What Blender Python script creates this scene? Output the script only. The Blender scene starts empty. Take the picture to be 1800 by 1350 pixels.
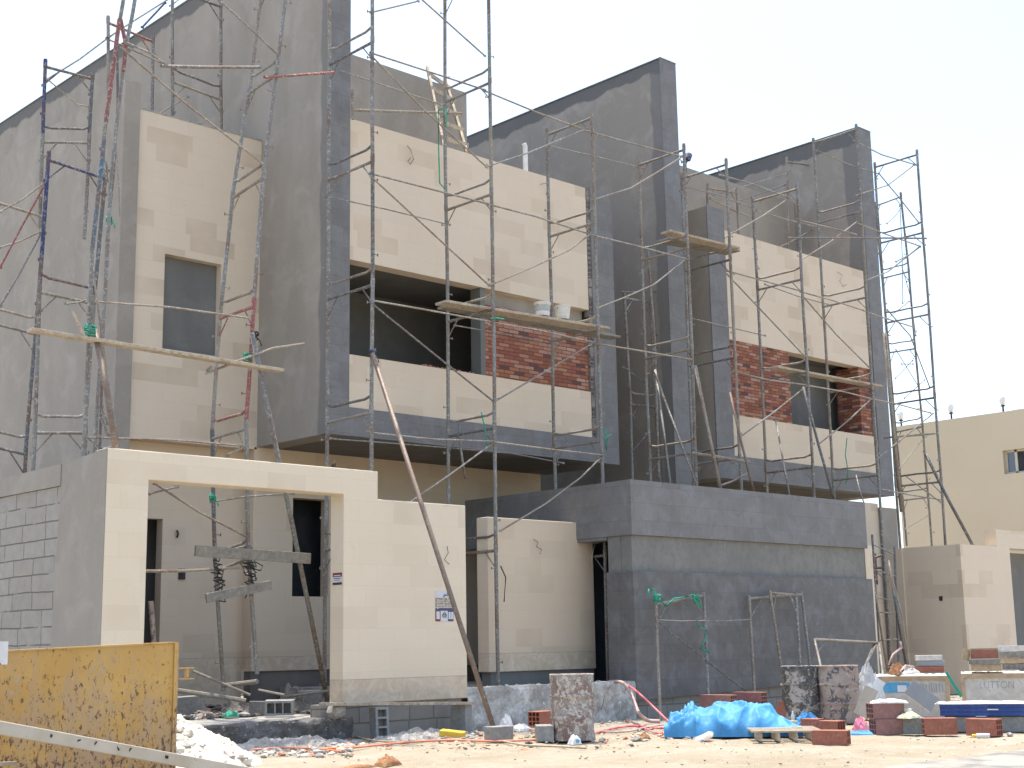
import bpy, bmesh, math, random
from mathutils import Vector, Matrix, noise as mnoise
random.seed(7)
R = math.radians
scene = bpy.context.scene
col = scene.collection

# ---------------------------------------------------------------- camera
FPX, YAW, PITCH, ROLL = 2467.3, .754638, .183113, -.0171824
EYE = Vector((0, 0, 1.25))
_f = Vector((math.sin(YAW)*math.cos(PITCH), math.cos(YAW)*math.cos(PITCH), math.sin(PITCH)))
_r = Vector((math.cos(YAW), -math.sin(YAW), 0)); _u = _r.cross(_f)
_c, _s = math.cos(ROLL), math.sin(ROLL)
_R, _U = _c*_r+_s*_u, -_s*_r+_c*_u
cam_d = bpy.data.cameras.new('camera'); cam = bpy.data.objects.new('camera', cam_d); col.objects.link(cam)
cam.matrix_world = Matrix(((_R.x, _U.x, -_f.x, EYE.x), (_R.y, _U.y, -_f.y, EYE.y), (_R.z, _U.z, -_f.z, EYE.z), (0, 0, 0, 1)))
cam_d.sensor_width = 36; cam_d.lens = 36*FPX/1800; cam_d.clip_end = 2000; cam_d.clip_start = .1
scene.camera = cam

def at(px, py, ax, val):
    """measured point of the photo -> real point on the plane ax = val (metres)"""
    v = _R*((px-900)/FPX) - _U*((py-675)/FPX) + _f
    i = 'XYZ'.index(ax)
    return EYE + v*((val-EYE[i])/v[i])

# ---------------------------------------------------------------- world, sun, exposure
SUN_EL, SUN_AZ = 77, 28          # azimuth measured from +Y towards +X
w = bpy.data.worlds.new('World'); scene.world = w; w.use_nodes = True
nt = w.node_tree
sky = nt.nodes.new('ShaderNodeTexSky'); sky.sky_type = 'NISHITA'; sky.sun_disc = False
sky.sun_elevation = R(SUN_EL); sky.sun_rotation = R(SUN_AZ)
sky.air_density = 1.0; sky.dust_density = 2.8; sky.ozone_density = 1.0; sky.altitude = 50
bg = nt.nodes['Background']; bg.inputs[1].default_value = .15
tint = nt.nodes.new('ShaderNodeMix'); tint.data_type = 'RGBA'; tint.blend_type = 'MULTIPLY'; tint.inputs[0].default_value = 1
nt.links.new(sky.outputs[0], tint.inputs[6]); tint.inputs[7].default_value = (.97, .985, .985, 1)     # dust-laden air
nt.links.new(tint.outputs[2], bg.inputs[0])
sl = bpy.data.lights.new('sun', 'SUN'); sl.energy = 2.6; sl.angle = R(.6); sl.color = (1, .95, .87)
so = bpy.data.objects.new('sun', sl); col.objects.link(so)
sd = Vector((math.sin(R(SUN_AZ))*math.cos(R(SUN_EL)), math.cos(R(SUN_AZ))*math.cos(R(SUN_EL)), math.sin(R(SUN_EL))))
so.rotation_euler = sd.to_track_quat('Z', 'Y').to_euler(); so.location = (0, 0, 60)
scene.view_settings.view_transform = 'Standard'; scene.view_settings.look = 'None'
scene.view_settings.exposure = 1.42; scene.view_settings.gamma = 1
scene.render.resolution_x, scene.render.resolution_y = 1024, 768
scene.render.engine = 'CYCLES'
scene.cycles.max_bounces = 8; scene.cycles.diffuse_bounces = 5

# ---------------------------------------------------------------- node helpers
def new_mat(name):
    m = bpy.data.materials.new(name); m.use_nodes = True
    nt = m.node_tree; b = nt.nodes['Principled BSDF']
    return m, nt, b
def nd(nt, t, **kw):
    n = nt.nodes.new('ShaderNode'+t)
    for k, v in kw.items():
        if k.startswith('_'): setattr(n, k[1:], v)
        elif k.startswith('i') and k[1:].isdigit():
            i = int(k[1:])
            if hasattr(v, 'is_output'): nt.links.new(v, n.inputs[i])
            else: n.inputs[i].default_value = v
        else:
            if hasattr(v, 'is_output'): nt.links.new(v, n.inputs[k])
            else: n.inputs[k].default_value = v
    return n
def c4(c): return (c[0], c[1], c[2], 1)
def mixc(nt, f, a, b, t='MIX'):
    n = nt.nodes.new('ShaderNodeMix'); n.data_type = 'RGBA'; n.blend_type = t
    for i, v in ((0, f), (6, a), (7, b)):
        if hasattr(v, 'is_output'): nt.links.new(v, n.inputs[i])
        else: n.inputs[i].default_value = v if i == 0 else c4(v)
    return n.outputs[2]
def rmp(nt, f, p0, p1, a=0., b=1.):
    n = nt.nodes.new('ShaderNodeMapRange'); nt.links.new(f, n.inputs[0])
    for i, v in ((1, p0), (2, p1), (3, a), (4, b)): n.inputs[i].default_value = v
    return n.outputs[0]
def math_(nt, op, a, b=0.):
    n = nt.nodes.new('ShaderNodeMath'); n.operation = op
    for i, v in ((0, a), (1, b)):
        if hasattr(v, 'is_output'): nt.links.new(v, n.inputs[i])
        else: n.inputs[i].default_value = v
    return n.outputs[0]
def noi(nt, sc, det=4, vec=None, rough=.55, dist=0.):
    n = nd(nt, 'TexNoise', Scale=sc, Detail=det, Roughness=rough, Distortion=dist)
    if vec is not None: nt.links.new(vec, n.inputs[0])
    return n.outputs[0]
def bump(nt, b, h, st=.3, dist=.01):
    n = nd(nt, 'Bump', Strength=st, Distance=dist, Height=h); nt.links.new(n.outputs[0], b.inputs['Normal'])
def pos(nt): return nd(nt, 'NewGeometry').outputs[0]
def objc(nt): return nd(nt, 'TexCoord').outputs[3]
def wall_uv(nt, du=0.):
    """u runs along whichever horizontal way the wall runs, v is height"""
    s = nd(nt, 'SeparateXYZ', i0=pos(nt))
    u = math_(nt, 'ADD', math_(nt, 'ADD', s.outputs[0], s.outputs[1]), du)
    return nd(nt, 'CombineXYZ', i0=u, i1=s.outputs[2], i2=0.).outputs[0], s
def setc(nt, b, c, rough=.8):
    if hasattr(c, 'is_output'): nt.links.new(c, b.inputs[0])
    else: b.inputs[0].default_value = c4(c)
    b.inputs['Roughness'].default_value = rough
    b.inputs['Specular IOR Level'].default_value = .3

def tiles(nt, vec, w, h, seed, mortar=.004, off=.5):
    n = nd(nt, 'TexBrick', i0=vec)
    n.inputs['Color1'].default_value = (0, 0, 0, 1); n.inputs['Color2'].default_value = (1, 1, 1, 1)
    n.inputs['Mortar'].default_value = (0, 0, 0, 1)
    n.inputs['Scale'].default_value = 1; n.inputs['Mortar Size'].default_value = mortar; n.inputs['Mortar Smooth'].default_value = .3
    n.inputs['Brick Width'].default_value = w; n.inputs['Row Height'].default_value = h
    n.offset = off; n.squash = 1.45; n.squash_frequency = 3; n.offset_frequency = 2
    return n

def m_cream(name, base=(.68, .565, .425), tan=(.53, .42, .295), amt=.70, plinth=None):
    m, nt, b = new_mat(name)
    v, s = wall_uv(nt)
    t = tiles(nt, v, .62, .30, 0)
    r = t.outputs[0]
    # a few clearly tan slabs, the rest nearly one colour
    f1 = rmp(nt, r, .76, .80, 0, amt)
    f2 = rmp(nt, r, 0, 1, 0, .20)
    big = noi(nt, .55, 3, v)
    zone = rmp(nt, big, .42, .60, .35, 1)
    f = math_(nt, 'MULTIPLY', math_(nt, 'MAXIMUM', f1, f2), zone)
    c = mixc(nt, f, base, tan)
    c = mixc(nt, rmp(nt, noi(nt, 1.7, 5, v), .5, .75, 0, .35), c, (base[0]*1.06, base[1]*1.08, base[2]*1.12))
    fine = noi(nt, 38, 6, pos(nt), .7)
    c = mixc(nt, rmp(nt, fine, .3, .8, 0, .22), c, (base[0]*.72, base[1]*.68, base[2]*.6))
    c = mixc(nt, rmp(nt, noi(nt, 5, 5, v, .6, .5), .62, .8, 0, .3), c, tan)
    c = mixc(nt, math_(nt, 'MULTIPLY', t.outputs[1], .15), c, (.3, .25, .19))
    if plinth:
        pz = plinth
        k = rmp(nt, s.outputs[2], pz, pz+.004, 1, 0)
        rough = mixc(nt, rmp(nt, noi(nt, 4.5, 8, v, .72, 1.), .42, .62, 0, 1), (.53, .42, .29), (.66, .55, .41))
        c = mixc(nt, math_(nt, 'MULTIPLY', k, .9), c, rough)
        line = math_(nt, 'MULTIPLY', rmp(nt, s.outputs[2], pz-.006, pz-.001, 0, 1), rmp(nt, s.outputs[2], pz, pz+.005, 1, 0))
        c = mixc(nt, math_(nt, 'MULTIPLY', line, .6), c, (.15, .12, .09))
    setc(nt, b, c, .75)
    bump(nt, b, math_(nt, 'ADD', math_(nt, 'MULTIPLY', t.outputs[1], -.6), fine), .12, .006)
    return m

def m_dark(name, base=(.158, .150, .140), hi=(.213, .203, .190), lo=(.104, .099, .092)):
    m, nt, b = new_mat(name)
    v, s = wall_uv(nt, .13)
    t = tiles(nt, v, .60, .30, 0, .004)
    c = mixc(nt, rmp(nt, t.outputs[0], 0, 1, 0, .5), base, hi)
    c = mixc(nt, rmp(nt, noi(nt, 2.2, 6, v, .6, .6), .42, .72, 0, .6), c, hi)
    c = mixc(nt, rmp(nt, noi(nt, 5, 7, v, .7, 1.), .55, .75, 0, .7), c, lo)
    c = mixc(nt, rmp(nt, noi(nt, .9, 4, pos(nt)), .55, .75, 0, .35), c, (.17, .16, .16))
    c = mixc(nt, rmp(nt, noi(nt, 2.6, 7, pos(nt), .65, .5), .48, .72, 0, .5), c, (.25, .255, .26))
    c = mixc(nt, rmp(nt, noi(nt, 7, 6, v, .7, .6), .60, .72, 0, .35), c, (.32, .32, .32))
    c = mixc(nt, math_(nt, 'MULTIPLY', t.outputs[1], .28), c, (.05, .05, .05))
    setc(nt, b, c, .62)
    bump(nt, b, math_(nt, 'ADD', math_(nt, 'MULTIPLY', t.outputs[1], -1.), noi(nt, 40, 4, pos(nt))), .18, .006)
    return m

def m_plaster(name, base=(.33, .292, .240), hi=(.385, .345, .295), lo=(.275, .243, .20), band=None, fold=None):
    m, nt, b = new_mat(name)
    v, s = wall_uv(nt)
    st = nd(nt, 'Mapping', i0=v); st.inputs[3].default_value = (1.5, .45, 1)
    c = mixc(nt, rmp(nt, noi(nt, .9, 5, st.outputs[0]), .35, .68, 0, 1), lo, base)
    c = mixc(nt, rmp(nt, noi(nt, 1.6, 6, pos(nt), .6, .8), .5, .75, 0, .8), c, hi)
    c = mixc(nt, rmp(nt, noi(nt, 13, 6, v, .7), .4, .8, 0, .25), c, hi)
    c = mixc(nt, rmp(nt, noi(nt, 3.5, 7, v, .65, 1.2), .62, .78, 0, .4), c, (.26, .228, .19))
    if band:                                   # damp strip left under the coping, ragged lower edge
        z = math_(nt, 'ADD', s.outputs[2], math_(nt, 'MULTIPLY', rmp(nt, noi(nt, 1.3, 4, v), 0, 1, -.5, .5), band[1]))
        c = mixc(nt, rmp(nt, z, band[0], band[0]+.05, 0, .85), c, (.115, .115, .11))
    if fold:                                   # front strip re-plastered
        y = math_(nt, 'ADD', s.outputs[1], math_(nt, 'MULTIPLY', noi(nt, 1.1, 3, v), .25))
        c = mixc(nt, rmp(nt, y, fold, fold+.05, .6, 0), c, (.135, .135, .135))
    setc(nt, b, c, .9)
    bump(nt, b, noi(nt, 28, 8, pos(nt), .75), .3, .006)
    return m

def m_noise(name, cols, scales=(4, 25), rough=.85, bmp=(.3, .006), space='obj', thr=((.4, .6), (.45, .7)), metal=0.):
    m, nt, b = new_mat(name)
    v = objc(nt) if space == 'obj' else pos(nt)
    c = mixc(nt, rmp(nt, noi(nt, scales[0], 6, v, .6, .6), *thr[0]), cols[0], cols[1])
    if len(cols) > 2: c = mixc(nt, rmp(nt, noi(nt, scales[1], 6, v, .7, .4), *thr[1]), c, cols[2])
    if len(cols) > 3: c = mixc(nt, rmp(nt, noi(nt, scales[1]*2.1, 6, v, .7), .58, .66), c, cols[3])
    setc(nt, b, c, rough); b.inputs['Metallic'].default_value = metal
    if bmp: bump(nt, b, noi(nt, scales[1]*1.5, 6, v, .7), *bmp)
    return m

def m_pipe(name, base, rust=(.17, .11, .075), splash=(.50, .48, .43), amt=.5):
    """galvanised or painted tube with rust and dried cement splashes"""
    m, nt, b = new_mat(name)
    v = pos(nt)
    c = mixc(nt, rmp(nt, noi(nt, 2.2, 5, v), .45, .65, 0, .8), base, rust)
    c = mixc(nt, rmp(nt, noi(nt, 23, 6, v, .75), .54, .58, 0, amt*1.6), c, splash)
    c = mixc(nt, rmp(nt, noi(nt, 40, 4, v, .7), .60, .64, 0, .6), c, (.07, .06, .055))
    setc(nt, b, c, .6); b.inputs['Metallic'].default_value = .15
    bump(nt, b, noi(nt, 60, 4, v), .3, .002)
    return m

def m_brickface(name):
    m, nt, b = new_mat(name)
    v, s = wall_uv(nt)
    t = tiles(nt, v, .26, .073, 0, .007)
    t.squash = 1; t.offset = .5
    r = t.outputs[0]
    rp = nt.nodes.new('ShaderNodeValToRGB'); nt.links.new(r, rp.inputs[0]); cr = rp.color_ramp; cr.interpolation = 'CONSTANT'
    seq = [(0, (.25, .088, .048)), (.18, (.37, .155, .082)), (.38, (.30, .115, .064)), (.52, (.40, .20, .13)), (.66, (.29, .09, .065)), (.78, (.42, .235, .165)), (.86, (.11, .06, .058)), (.93, (.44, .28, .2))]
    while len(cr.elements) < len(seq): cr.elements.new(.5)
    for e, (p, c) in zip(cr.elements, seq): e.position = p; e.color = c4(c)
    c = mixc(nt, rmp(nt, noi(nt, 22, 5, v, .7), .4, .7, 0, .35), rp.outputs[0], (.2, .09, .065))
    c = mixc(nt, t.outputs[1], c, (.085, .055, .045))
    setc(nt, b, c, .9)
    bump(nt, b, math_(nt, 'ADD', math_(nt, 'MULTIPLY', t.outputs[1], -2.), noi(nt, 50, 4, v)), .6, .01)
    return m

def m_block(name, c1=(.25, .245, .225), c2=(.33, .32, .29), gap=.9, h=.2, w_=.42):
    m, nt, b = new_mat(name)
    v, s = wall_uv(nt)
    d = nd(nt, 'VectorMath', i0=v, i1=nd(nt, 'VectorMath', i0=nd(nt, 'TexNoise', Scale=1.3, Detail=3., i0=v).outputs[1], i1=(.05, .05, 0)).outputs[0])
    d.operation = 'ADD'; nt.nodes[d.name]
    for n in nt.nodes:
        if n.bl_idname == 'ShaderNodeVectorMath' and n is not d and n.name != d.name: n.operation = 'MULTIPLY'
    t = tiles(nt, d.outputs[0], w_, h, 0, .011); t.squash = 1.15
    c = mixc(nt, t.outputs[0], c1, c2)
    c = mixc(nt, rmp(nt, noi(nt, 6, 7, v, .7), .4, .75, 0, .5), c, (.20, .195, .18))
    # joints: partly open and dark, partly smeared with mortar
    open_ = rmp(nt, noi(nt, 2.4, 3, v), .36, .44)
    c = mixc(nt, math_(nt, 'MULTIPLY', t.outputs[1], gap), c, mixc(nt, open_, (.33, .32, .30), (.05, .048, .045)))
    setc(nt, b, c, .95)
    bump(nt, b, math_(nt, 'ADD', math_(nt, 'MULTIPLY', t.outputs[1], -2.), noi(nt, 30, 8, v, .8)), .5, .012)
    return m

MT = {}
MT['cream'] = m_cream('cream_stone')
MT['cream_gate'] = m_cream('cream_stone_gate', base=(.74, .625, .465), amt=.4, plinth=.80)
MT['cream_inner'] = m_cream('cream_stone_inner', base=(.66, .535, .385), plinth=1.10)
MT['cream_win'] = m_cream('cream_stone_worn', amt=.95)
MT['dark'] = m_dark('dark_stone')
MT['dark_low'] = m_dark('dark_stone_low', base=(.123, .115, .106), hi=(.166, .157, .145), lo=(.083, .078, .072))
MT['plaster'] = m_plaster('grey_plaster')
MT['plaster_fin1'] = m_plaster('grey_plaster_fin', band=(13.95, .45), fold=19.33)
MT['plaster_fin2'] = m_plaster('grey_plaster_fin_b', band=(13.62, .5), fold=19.42, base=(.285, .255, .212))
MT['plaster_fin3'] = m_plaster('grey_plaster_fin_c', band=(13.85, .6), fold=19.6, base=(.285, .256, .216))
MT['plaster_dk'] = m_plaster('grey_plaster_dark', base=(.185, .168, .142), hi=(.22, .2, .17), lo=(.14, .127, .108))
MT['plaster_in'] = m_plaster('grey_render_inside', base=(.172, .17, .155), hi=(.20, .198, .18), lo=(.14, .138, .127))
MT['conc'] = m_noise('raw_concrete', [(.30, .285, .25), (.40, .38, .34), (.22, .205, .18), (.5, .48, .44)], (3, 12), space='pos', bmp=(.6, .02))
MT['conc_band'] = m_noise('smooth_concrete_band', [(.195, .185, .162), (.23, .218, .192), (.168, .16, .142)], (1.3, 9), space='pos', bmp=(.2, .004))
MT['brickface'] = m_brickface('red_brick_slips')
MT['block'] = m_block('concrete_blockwork', (.33, .295, .245), (.37, .335, .285), gap=.62, h=.228, w_=.62)
MT['footing'] = m_block('footing_blockwork', (.30, .27, .225), (.35, .32, .275), gap=.45, h=.22, w_=.45)
MT['whitecem'] = m_noise('lime_splashed_concrete', [(.34, .32, .28), (.60, .58, .53), (.25, .235, .2), (.7, .68, .63)], (1.8, 7), space='pos', bmp=(.6, .03))
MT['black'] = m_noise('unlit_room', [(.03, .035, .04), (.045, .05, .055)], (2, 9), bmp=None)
MT['pipe'] = m_pipe('galvanised_pipe', (.215, .208, .185), amt=.38)
MT['pipe_tan'] = m_pipe('dusty_pipe', (.27, .235, .185), amt=.3)
MT['pipe_brown'] = m_pipe('rusty_brown_pipe', (.21, .155, .115), amt=.12)
MT['pipe_dark'] = m_pipe('dark_pipe', (.12, .12, .12), amt=.3)
MT['pipe_blue'] = m_pipe('blue_painted_pipe', (.045, .052, .12), amt=.25)
MT['pipe_teal'] = m_pipe('light_blue_painted_pipe', (.075, .15, .20), amt=.3)
MT['pipe_red'] = m_pipe('red_painted_pipe', (.27, .095, .075), rust=(.18, .10, .08), amt=.4)
MT['wood'] = m_noise('weathered_plank', [(.42, .34, .24), (.30, .24, .17), (.52, .46, .36), (.16, .12, .09)], (3, 16), space='pos')
MT['wood_dk'] = m_noise('dusty_plank', [(.23, .21, .175), (.17, .155, .13), (.3, .28, .24)], (3, 16), space='pos')
MT['rope'] = m_noise('green_cord', [(.02, .25, .15), (.04, .36, .24)], (8, 30))
MT['cable'] = m_noise('black_cable', [(.03, .03, .03), (.06, .06, .055)], (8, 30))
MT['wire_tan'] = m_noise('tan_wire', [(.4, .36, .29), (.3, .27, .22)], (8, 30))

# ---------------------------------------------------------------- mesh helpers
class MB:
    def __init__(s): s.v = []; s.f = []; s.m = []; s.k = 0
    def mi(s, k): s.k = k; return s
    def add(s, vs, fs):
        o = len(s.v); s.v += [tuple(p) for p in vs]
        for f in fs: s.f.append([i+o for i in f]); s.m.append(s.k)
        return s
    def box(s, x0, x1, y0, y1, z0, z1):
        if x0 > x1: x0, x1 = x1, x0
        if y0 > y1: y0, y1 = y1, y0
        return s.add([(x0, y0, z0), (x1, y0, z0), (x1, y1, z0), (x0, y1, z0), (x0, y0, z1), (x1, y0, z1), (x1, y1, z1), (x0, y1, z1)],
                     [(0, 3, 2, 1), (4, 5, 6, 7), (0, 1, 5, 4), (1, 2, 6, 5), (2, 3, 7, 6), (3, 0, 4, 7)])
    def obox(s, c, dx, dy, dz, M=None):
        """box of half sizes dx,dy,dz about c, rotated by M"""
        M = M or Matrix.Identity(3); c = Vector(c)
        vs = [c+M@Vector((a*dx, b_*dy, e*dz)) for e in (-1, 1) for a, b_ in ((-1, -1), (1, -1), (1, 1), (-1, 1))]
        return s.add(vs, [(0, 3, 2, 1), (4, 5, 6, 7), (0, 1, 5, 4), (1, 2, 6, 5), (2, 3, 7, 6), (3, 0, 4, 7)])
    def bar(s, a, b_, w, h, up=(0, 0, 1)):
        """rectangular bar from a to b"""
        a, b_ = Vector(a), Vector(b_); d = (b_-a).normalized(); up = Vector(up)
        sd_ = d.cross(up)
        if sd_.length < 1e-4: sd_ = d.cross(Vector((0, 1, 0)))
        sd_.normalize(); u = sd_.cross(d)
        q = [(-w/2, -h/2), (w/2, -h/2), (w/2, h/2), (-w/2, h/2)]
        return s.add([a+sd_*i+u*j for i, j in q]+[b_+sd_*i+u*j for i, j in q], [(3, 2, 1, 0), (4, 5, 6, 7)]+[(i, (i+1) % 4, (i+1) % 4+4, i+4) for i in range(4)])
    def tube(s, pts, r, n=7):
        pts = [Vector(p) for p in pts]; o = len(s.v); k = len(pts)
        ref = None
        for i, p in enumerate(pts):
            d = (pts[min(i+1, k-1)]-pts[max(i-1, 0)]).normalized()
            if ref is None: ref = Vector((0, 0, 1)) if abs(d.z) < .9 else Vector((1, 0, 0))
            a = d.cross(ref).normalized(); b_ = d.cross(a)
            rr = r[i] if isinstance(r, (list, tuple)) else r
            for j in range(n):
                t = 2*math.pi*j/n; s.v.append(tuple(p+a*math.cos(t)*rr+b_*math.sin(t)*rr))
        for i in range(k-1):
            for j in range(n):
                s.f.append([o+i*n+j, o+i*n+(j+1) % n, o+(i+1)*n+(j+1) % n, o+(i+1)*n+j]); s.m.append(s.k)
        s.f.append([o+j for j in range(n)][::-1]); s.m.append(s.k)
        s.f.append([o+(k-1)*n+j for j in range(n)]); s.m.append(s.k)
        return s
    def lathe(s, c, prof, n=28, M=None):
        c = Vector(c); M = M or Matrix.Identity(3); o = len(s.v)
        for r, z in prof:
            for j in range(n):
                t = 2*math.pi*j/n; s.v.append(tuple(c+M@Vector((r*math.cos(t), r*math.sin(t), z))))
        for i in range(len(prof)-1):
            for j in range(n):
                s.f.append([o+i*n+j, o+i*n+(j+1) % n, o+(i+1)*n+(j+1) % n, o+(i+1)*n+j]); s.m.append(s.k)
        return s
    def prism(s, poly, axis, a, b_):
        """extrude polygon of (u, z) between a and b along axis: 'Y' -> u is x, 'X' -> u is y"""
        n = len(poly); f = (lambda u, z, t: (u, t, z)) if axis == 'Y' else (lambda u, z, t: (t, u, z))
        return s.add([f(u, z, a) for u, z in poly]+[f(u, z, b_) for u, z in poly],
                     [list(range(n)), list(range(n, 2*n))[::-1]]+[(i, i+n, (i+1) % n+n, (i+1) % n) for i in range(n)])
    def wall(s, x0, x1, z0, z1, y0, y1, holes):
        """wall along X with rectangular holes [(x0,x1,z0,z1)] cut right through: one closed mesh, reveals included"""
        xs = sorted({x0, x1, *[h[0] for h in holes], *[h[1] for h in holes]}); zs = sorted({z0, z1, *[h[2] for h in holes], *[h[3] for h in holes]})
        solid = lambda i, j: 0 <= i < len(xs)-1 and 0 <= j < len(zs)-1 and not any(h[0] <= (xs[i]+xs[i+1])/2 <= h[1] and h[2] <= (zs[j]+zs[j+1])/2 <= h[3] for h in holes)
        for i in range(len(xs)-1):
            for j in range(len(zs)-1):
                if not solid(i, j): continue
                a, b_, c, d = xs[i], xs[i+1], zs[j], zs[j+1]
                s.add([(a, y0, c), (b_, y0, c), (b_, y0, d), (a, y0, d)], [(0, 1, 2, 3)])
                s.add([(a, y1, c), (b_, y1, c), (b_, y1, d), (a, y1, d)], [(3, 2, 1, 0)])
                if not solid(i-1, j): s.add([(a, y0, c), (a, y0, d), (a, y1, d), (a, y1, c)], [(0, 1, 2, 3)])
                if not solid(i+1, j): s.add([(b_, y0, c), (b_, y1, c), (b_, y1, d), (b_, y0, d)], [(0, 1, 2, 3)])
                if not solid(i, j-1): s.add([(a, y0, c), (a, y1, c), (b_, y1, c), (b_, y0, c)], [(0, 1, 2, 3)])
                if not solid(i, j+1): s.add([(a, y0, d), (b_, y0, d), (b_, y1, d), (a, y1, d)], [(0, 1, 2, 3)])
        return s
    def build(s, name, mats, parent=None, smooth=False, bevel=0, weld=True):
        me = bpy.data.meshes.new(name)
        # put the object's origin at the middle of its base
        xs, ys, zs = zip(*s.v)
        base = Vector(((min(xs)+max(xs))/2, (min(ys)+max(ys))/2, min(zs)))
        me.from_pydata([tuple(Vector(p)-base) for p in s.v], [], s.f)
        if not isinstance(mats, (list, tuple)): mats = [mats]
        for m in mats: me.materials.append(MT[m] if isinstance(m, str) else m)
        for p, k in zip(me.polygons, s.m): p.material_index = k; p.use_smooth = smooth
        bm = bmesh.new(); bm.from_mesh(me)
        if weld: bmesh.ops.remove_doubles(bm, verts=bm.verts, dist=.0002)
        bmesh.ops.recalc_face_normals(bm, faces=bm.faces)
        bm.to_mesh(me); bm.free()
        o = bpy.data.objects.new(name, me); col.objects.link(o)
        o.location = base
        if parent is not None:
            o.parent = parent; o.location = base - world_loc(parent)
        if bevel:
            md = o.modifiers.new('bevel', 'BEVEL'); md.width = bevel; md.segments = 2; md.limit_method = 'ANGLE'
        return o
def world_loc(o):
    l = Vector(o.location)
    while o.parent is not None: o = o.parent; l = l + Vector(o.location)
    return l
def tag(o, label=None, cat=None, group=None, kind=None):
    if label: o['label'] = label
    if cat: o['category'] = cat
    if group: o['group'] = group
    if kind: o['kind'] = kind
    return o
def empty(name, loc, label, cat, group=None):
    o = bpy.data.objects.new(name, None); o.empty_display_size = .2; o.location = loc; col.objects.link(o)
    return tag(o, label, cat, group)
def copy_tree(o, parent=None, loc=None, rz=None):
    c = o.copy(); col.objects.link(c)
    if parent is not None: c.parent = parent
    if loc is not None: c.location = loc
    if rz is not None: c.rotation_euler.z = rz
    for ch in list(o.children): copy_tree(ch, c)
    return c
def J(a): return random.uniform(-a, a)
# ================================================================ ground
def axis(lo, hi, step, far, k=1.35):
    v = []; x = lo
    while x <= hi: v.append(x); x += step
    a, d = lo, step
    left = []
    while a > -far: d *= k; a -= d; left.append(a)
    b_, d = v[-1], step
    right = []
    while b_ < far: d *= k; b_ += d; right.append(b_)
    return left[::-1]+v+right
def ground_h(x, y):
    k = max(0, min(1, (y-7.6)/1.2))
    near = 1 if -5 < x < 60 and y < 40 else 0
    h = .030*mnoise.noise(Vector((x*.8, y*.8, 0)))+.014*mnoise.noise(Vector((x*3.1, y*3.1, 3)))+.009*mnoise.noise(Vector((x*9, y*9, 7)))
    return h*k*near-.012
gx, gy = axis(2, 34, .085, 900), axis(6.5, 20, .085, 900)
g = MB(); nx = len(gx)
g.v = [(x, y, ground_h(x, y)) for y in gy for x in gx]
g.f = [[j*nx+i, j*nx+i+1, (j+1)*nx+i+1, (j+1)*nx+i] for j in range(len(gy)-1) for i in range(nx-1)]; g.m = [0]*len(g.f)
m, nt, b = new_mat('sand'); v = pos(nt)
c = mixc(nt, rmp(nt, noi(nt, .7, 6, v, .6, .4), .38, .66), (.345, .285, .195), (.43, .365, .27))
c = mixc(nt, rmp(nt, noi(nt, 2.6, 8, v, .7, .8), .5, .68, 0, .75), c, (.47, .42, .34))
c = mixc(nt, rmp(nt, noi(nt, 1.9, 7, v, .7, .5), .6, .72, 0, .6), c, (.36, .27, .17))
c = mixc(nt, rmp(nt, noi(nt, 17, 7, v, .75), .5, .75, 0, .5), c, (.33, .27, .19))
vo = nd(nt, 'TexVoronoi', Scale=26., i0=v)
c = mixc(nt, math_(nt, 'MULTIPLY', rmp(nt, vo.outputs[0], .10, .16, 1, 0), rmp(nt, noi(nt, 3, 3, v), .45, .6)), c, (.18, .14, .10))
s_ = nd(nt, 'SeparateXYZ', i0=v)
c = mixc(nt, math_(nt, 'MULTIPLY', rmp(nt, s_.outputs[1], 14.2, 15.6), .6), c, (.36, .325, .27))
setc(nt, b, c, .95); bump(nt, b, math_(nt, 'ADD', noi(nt, 11, 9, v, .8), math_(nt, 'MULTIPLY', noi(nt, 55, 5, v, .8), .5)), .9, .04)
MT['sand'] = m
tag(g.build('ground', 'sand', smooth=True, weld=False), 'bare sandy ground', None, kind='structure')
# road: ragged sand-dusted edge parallel to the street wall
m, nt, b = new_mat('asphalt'); v = pos(nt)
c = mixc(nt, rmp(nt, noi(nt, 60, 6, v, .8), .35, .7), (.10, .10, .10), (.22, .215, .205))
c = mixc(nt, rmp(nt, noi(nt, 1.5, 7, v, .65), .42, .6, .1, .85), c, (.40, .36, .28))
setc(nt, b, c, .9); bump(nt, b, noi(nt, 90, 5, v, .8), .6, .01); MT['asphalt'] = m
rd = MB(); n = 500; xs = [-60+i*.32 for i in range(n)]
ed = [8.02+.10*mnoise.noise(Vector((x*.9, 0, 0)))+.05*mnoise.noise(Vector((x*5, 2, 0))) for x in xs]
rd.v = [(x, -7., .02) for x in xs]+[(x, e-.25, .02) for x, e in zip(xs, ed)]+[(x, e, -.03) for x, e in zip(xs, ed)]
rd.f = [[i, i+1, n+i+1, n+i] for i in range(n-1)]+[[n+i, n+i+1, 2*n+i+1, 2*n+i] for i in range(n-1)]; rd.m = [0]*len(rd.f)
tag(rd.build('road', 'asphalt', weld=False), kind='structure')
m, nt, b = new_mat('rubble_and_shade_slab'); v = pos(nt)
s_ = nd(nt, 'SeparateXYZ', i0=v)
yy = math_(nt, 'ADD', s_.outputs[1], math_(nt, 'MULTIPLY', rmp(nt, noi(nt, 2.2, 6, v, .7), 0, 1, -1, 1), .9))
c = mixc(nt, rmp(nt, yy, 17.1, 17.6), mixc(nt, rmp(nt, noi(nt, 5, 7, v, .7), .4, .6), (.42, .40, .36), (.60, .58, .54)), mixc(nt, rmp(nt, noi(nt, 9, 8, v, .8), .42, .6), (.11, .10, .09), (.24, .215, .18)))  # sunlit front strip and shade behind painted in, over dark rubble tones
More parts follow.
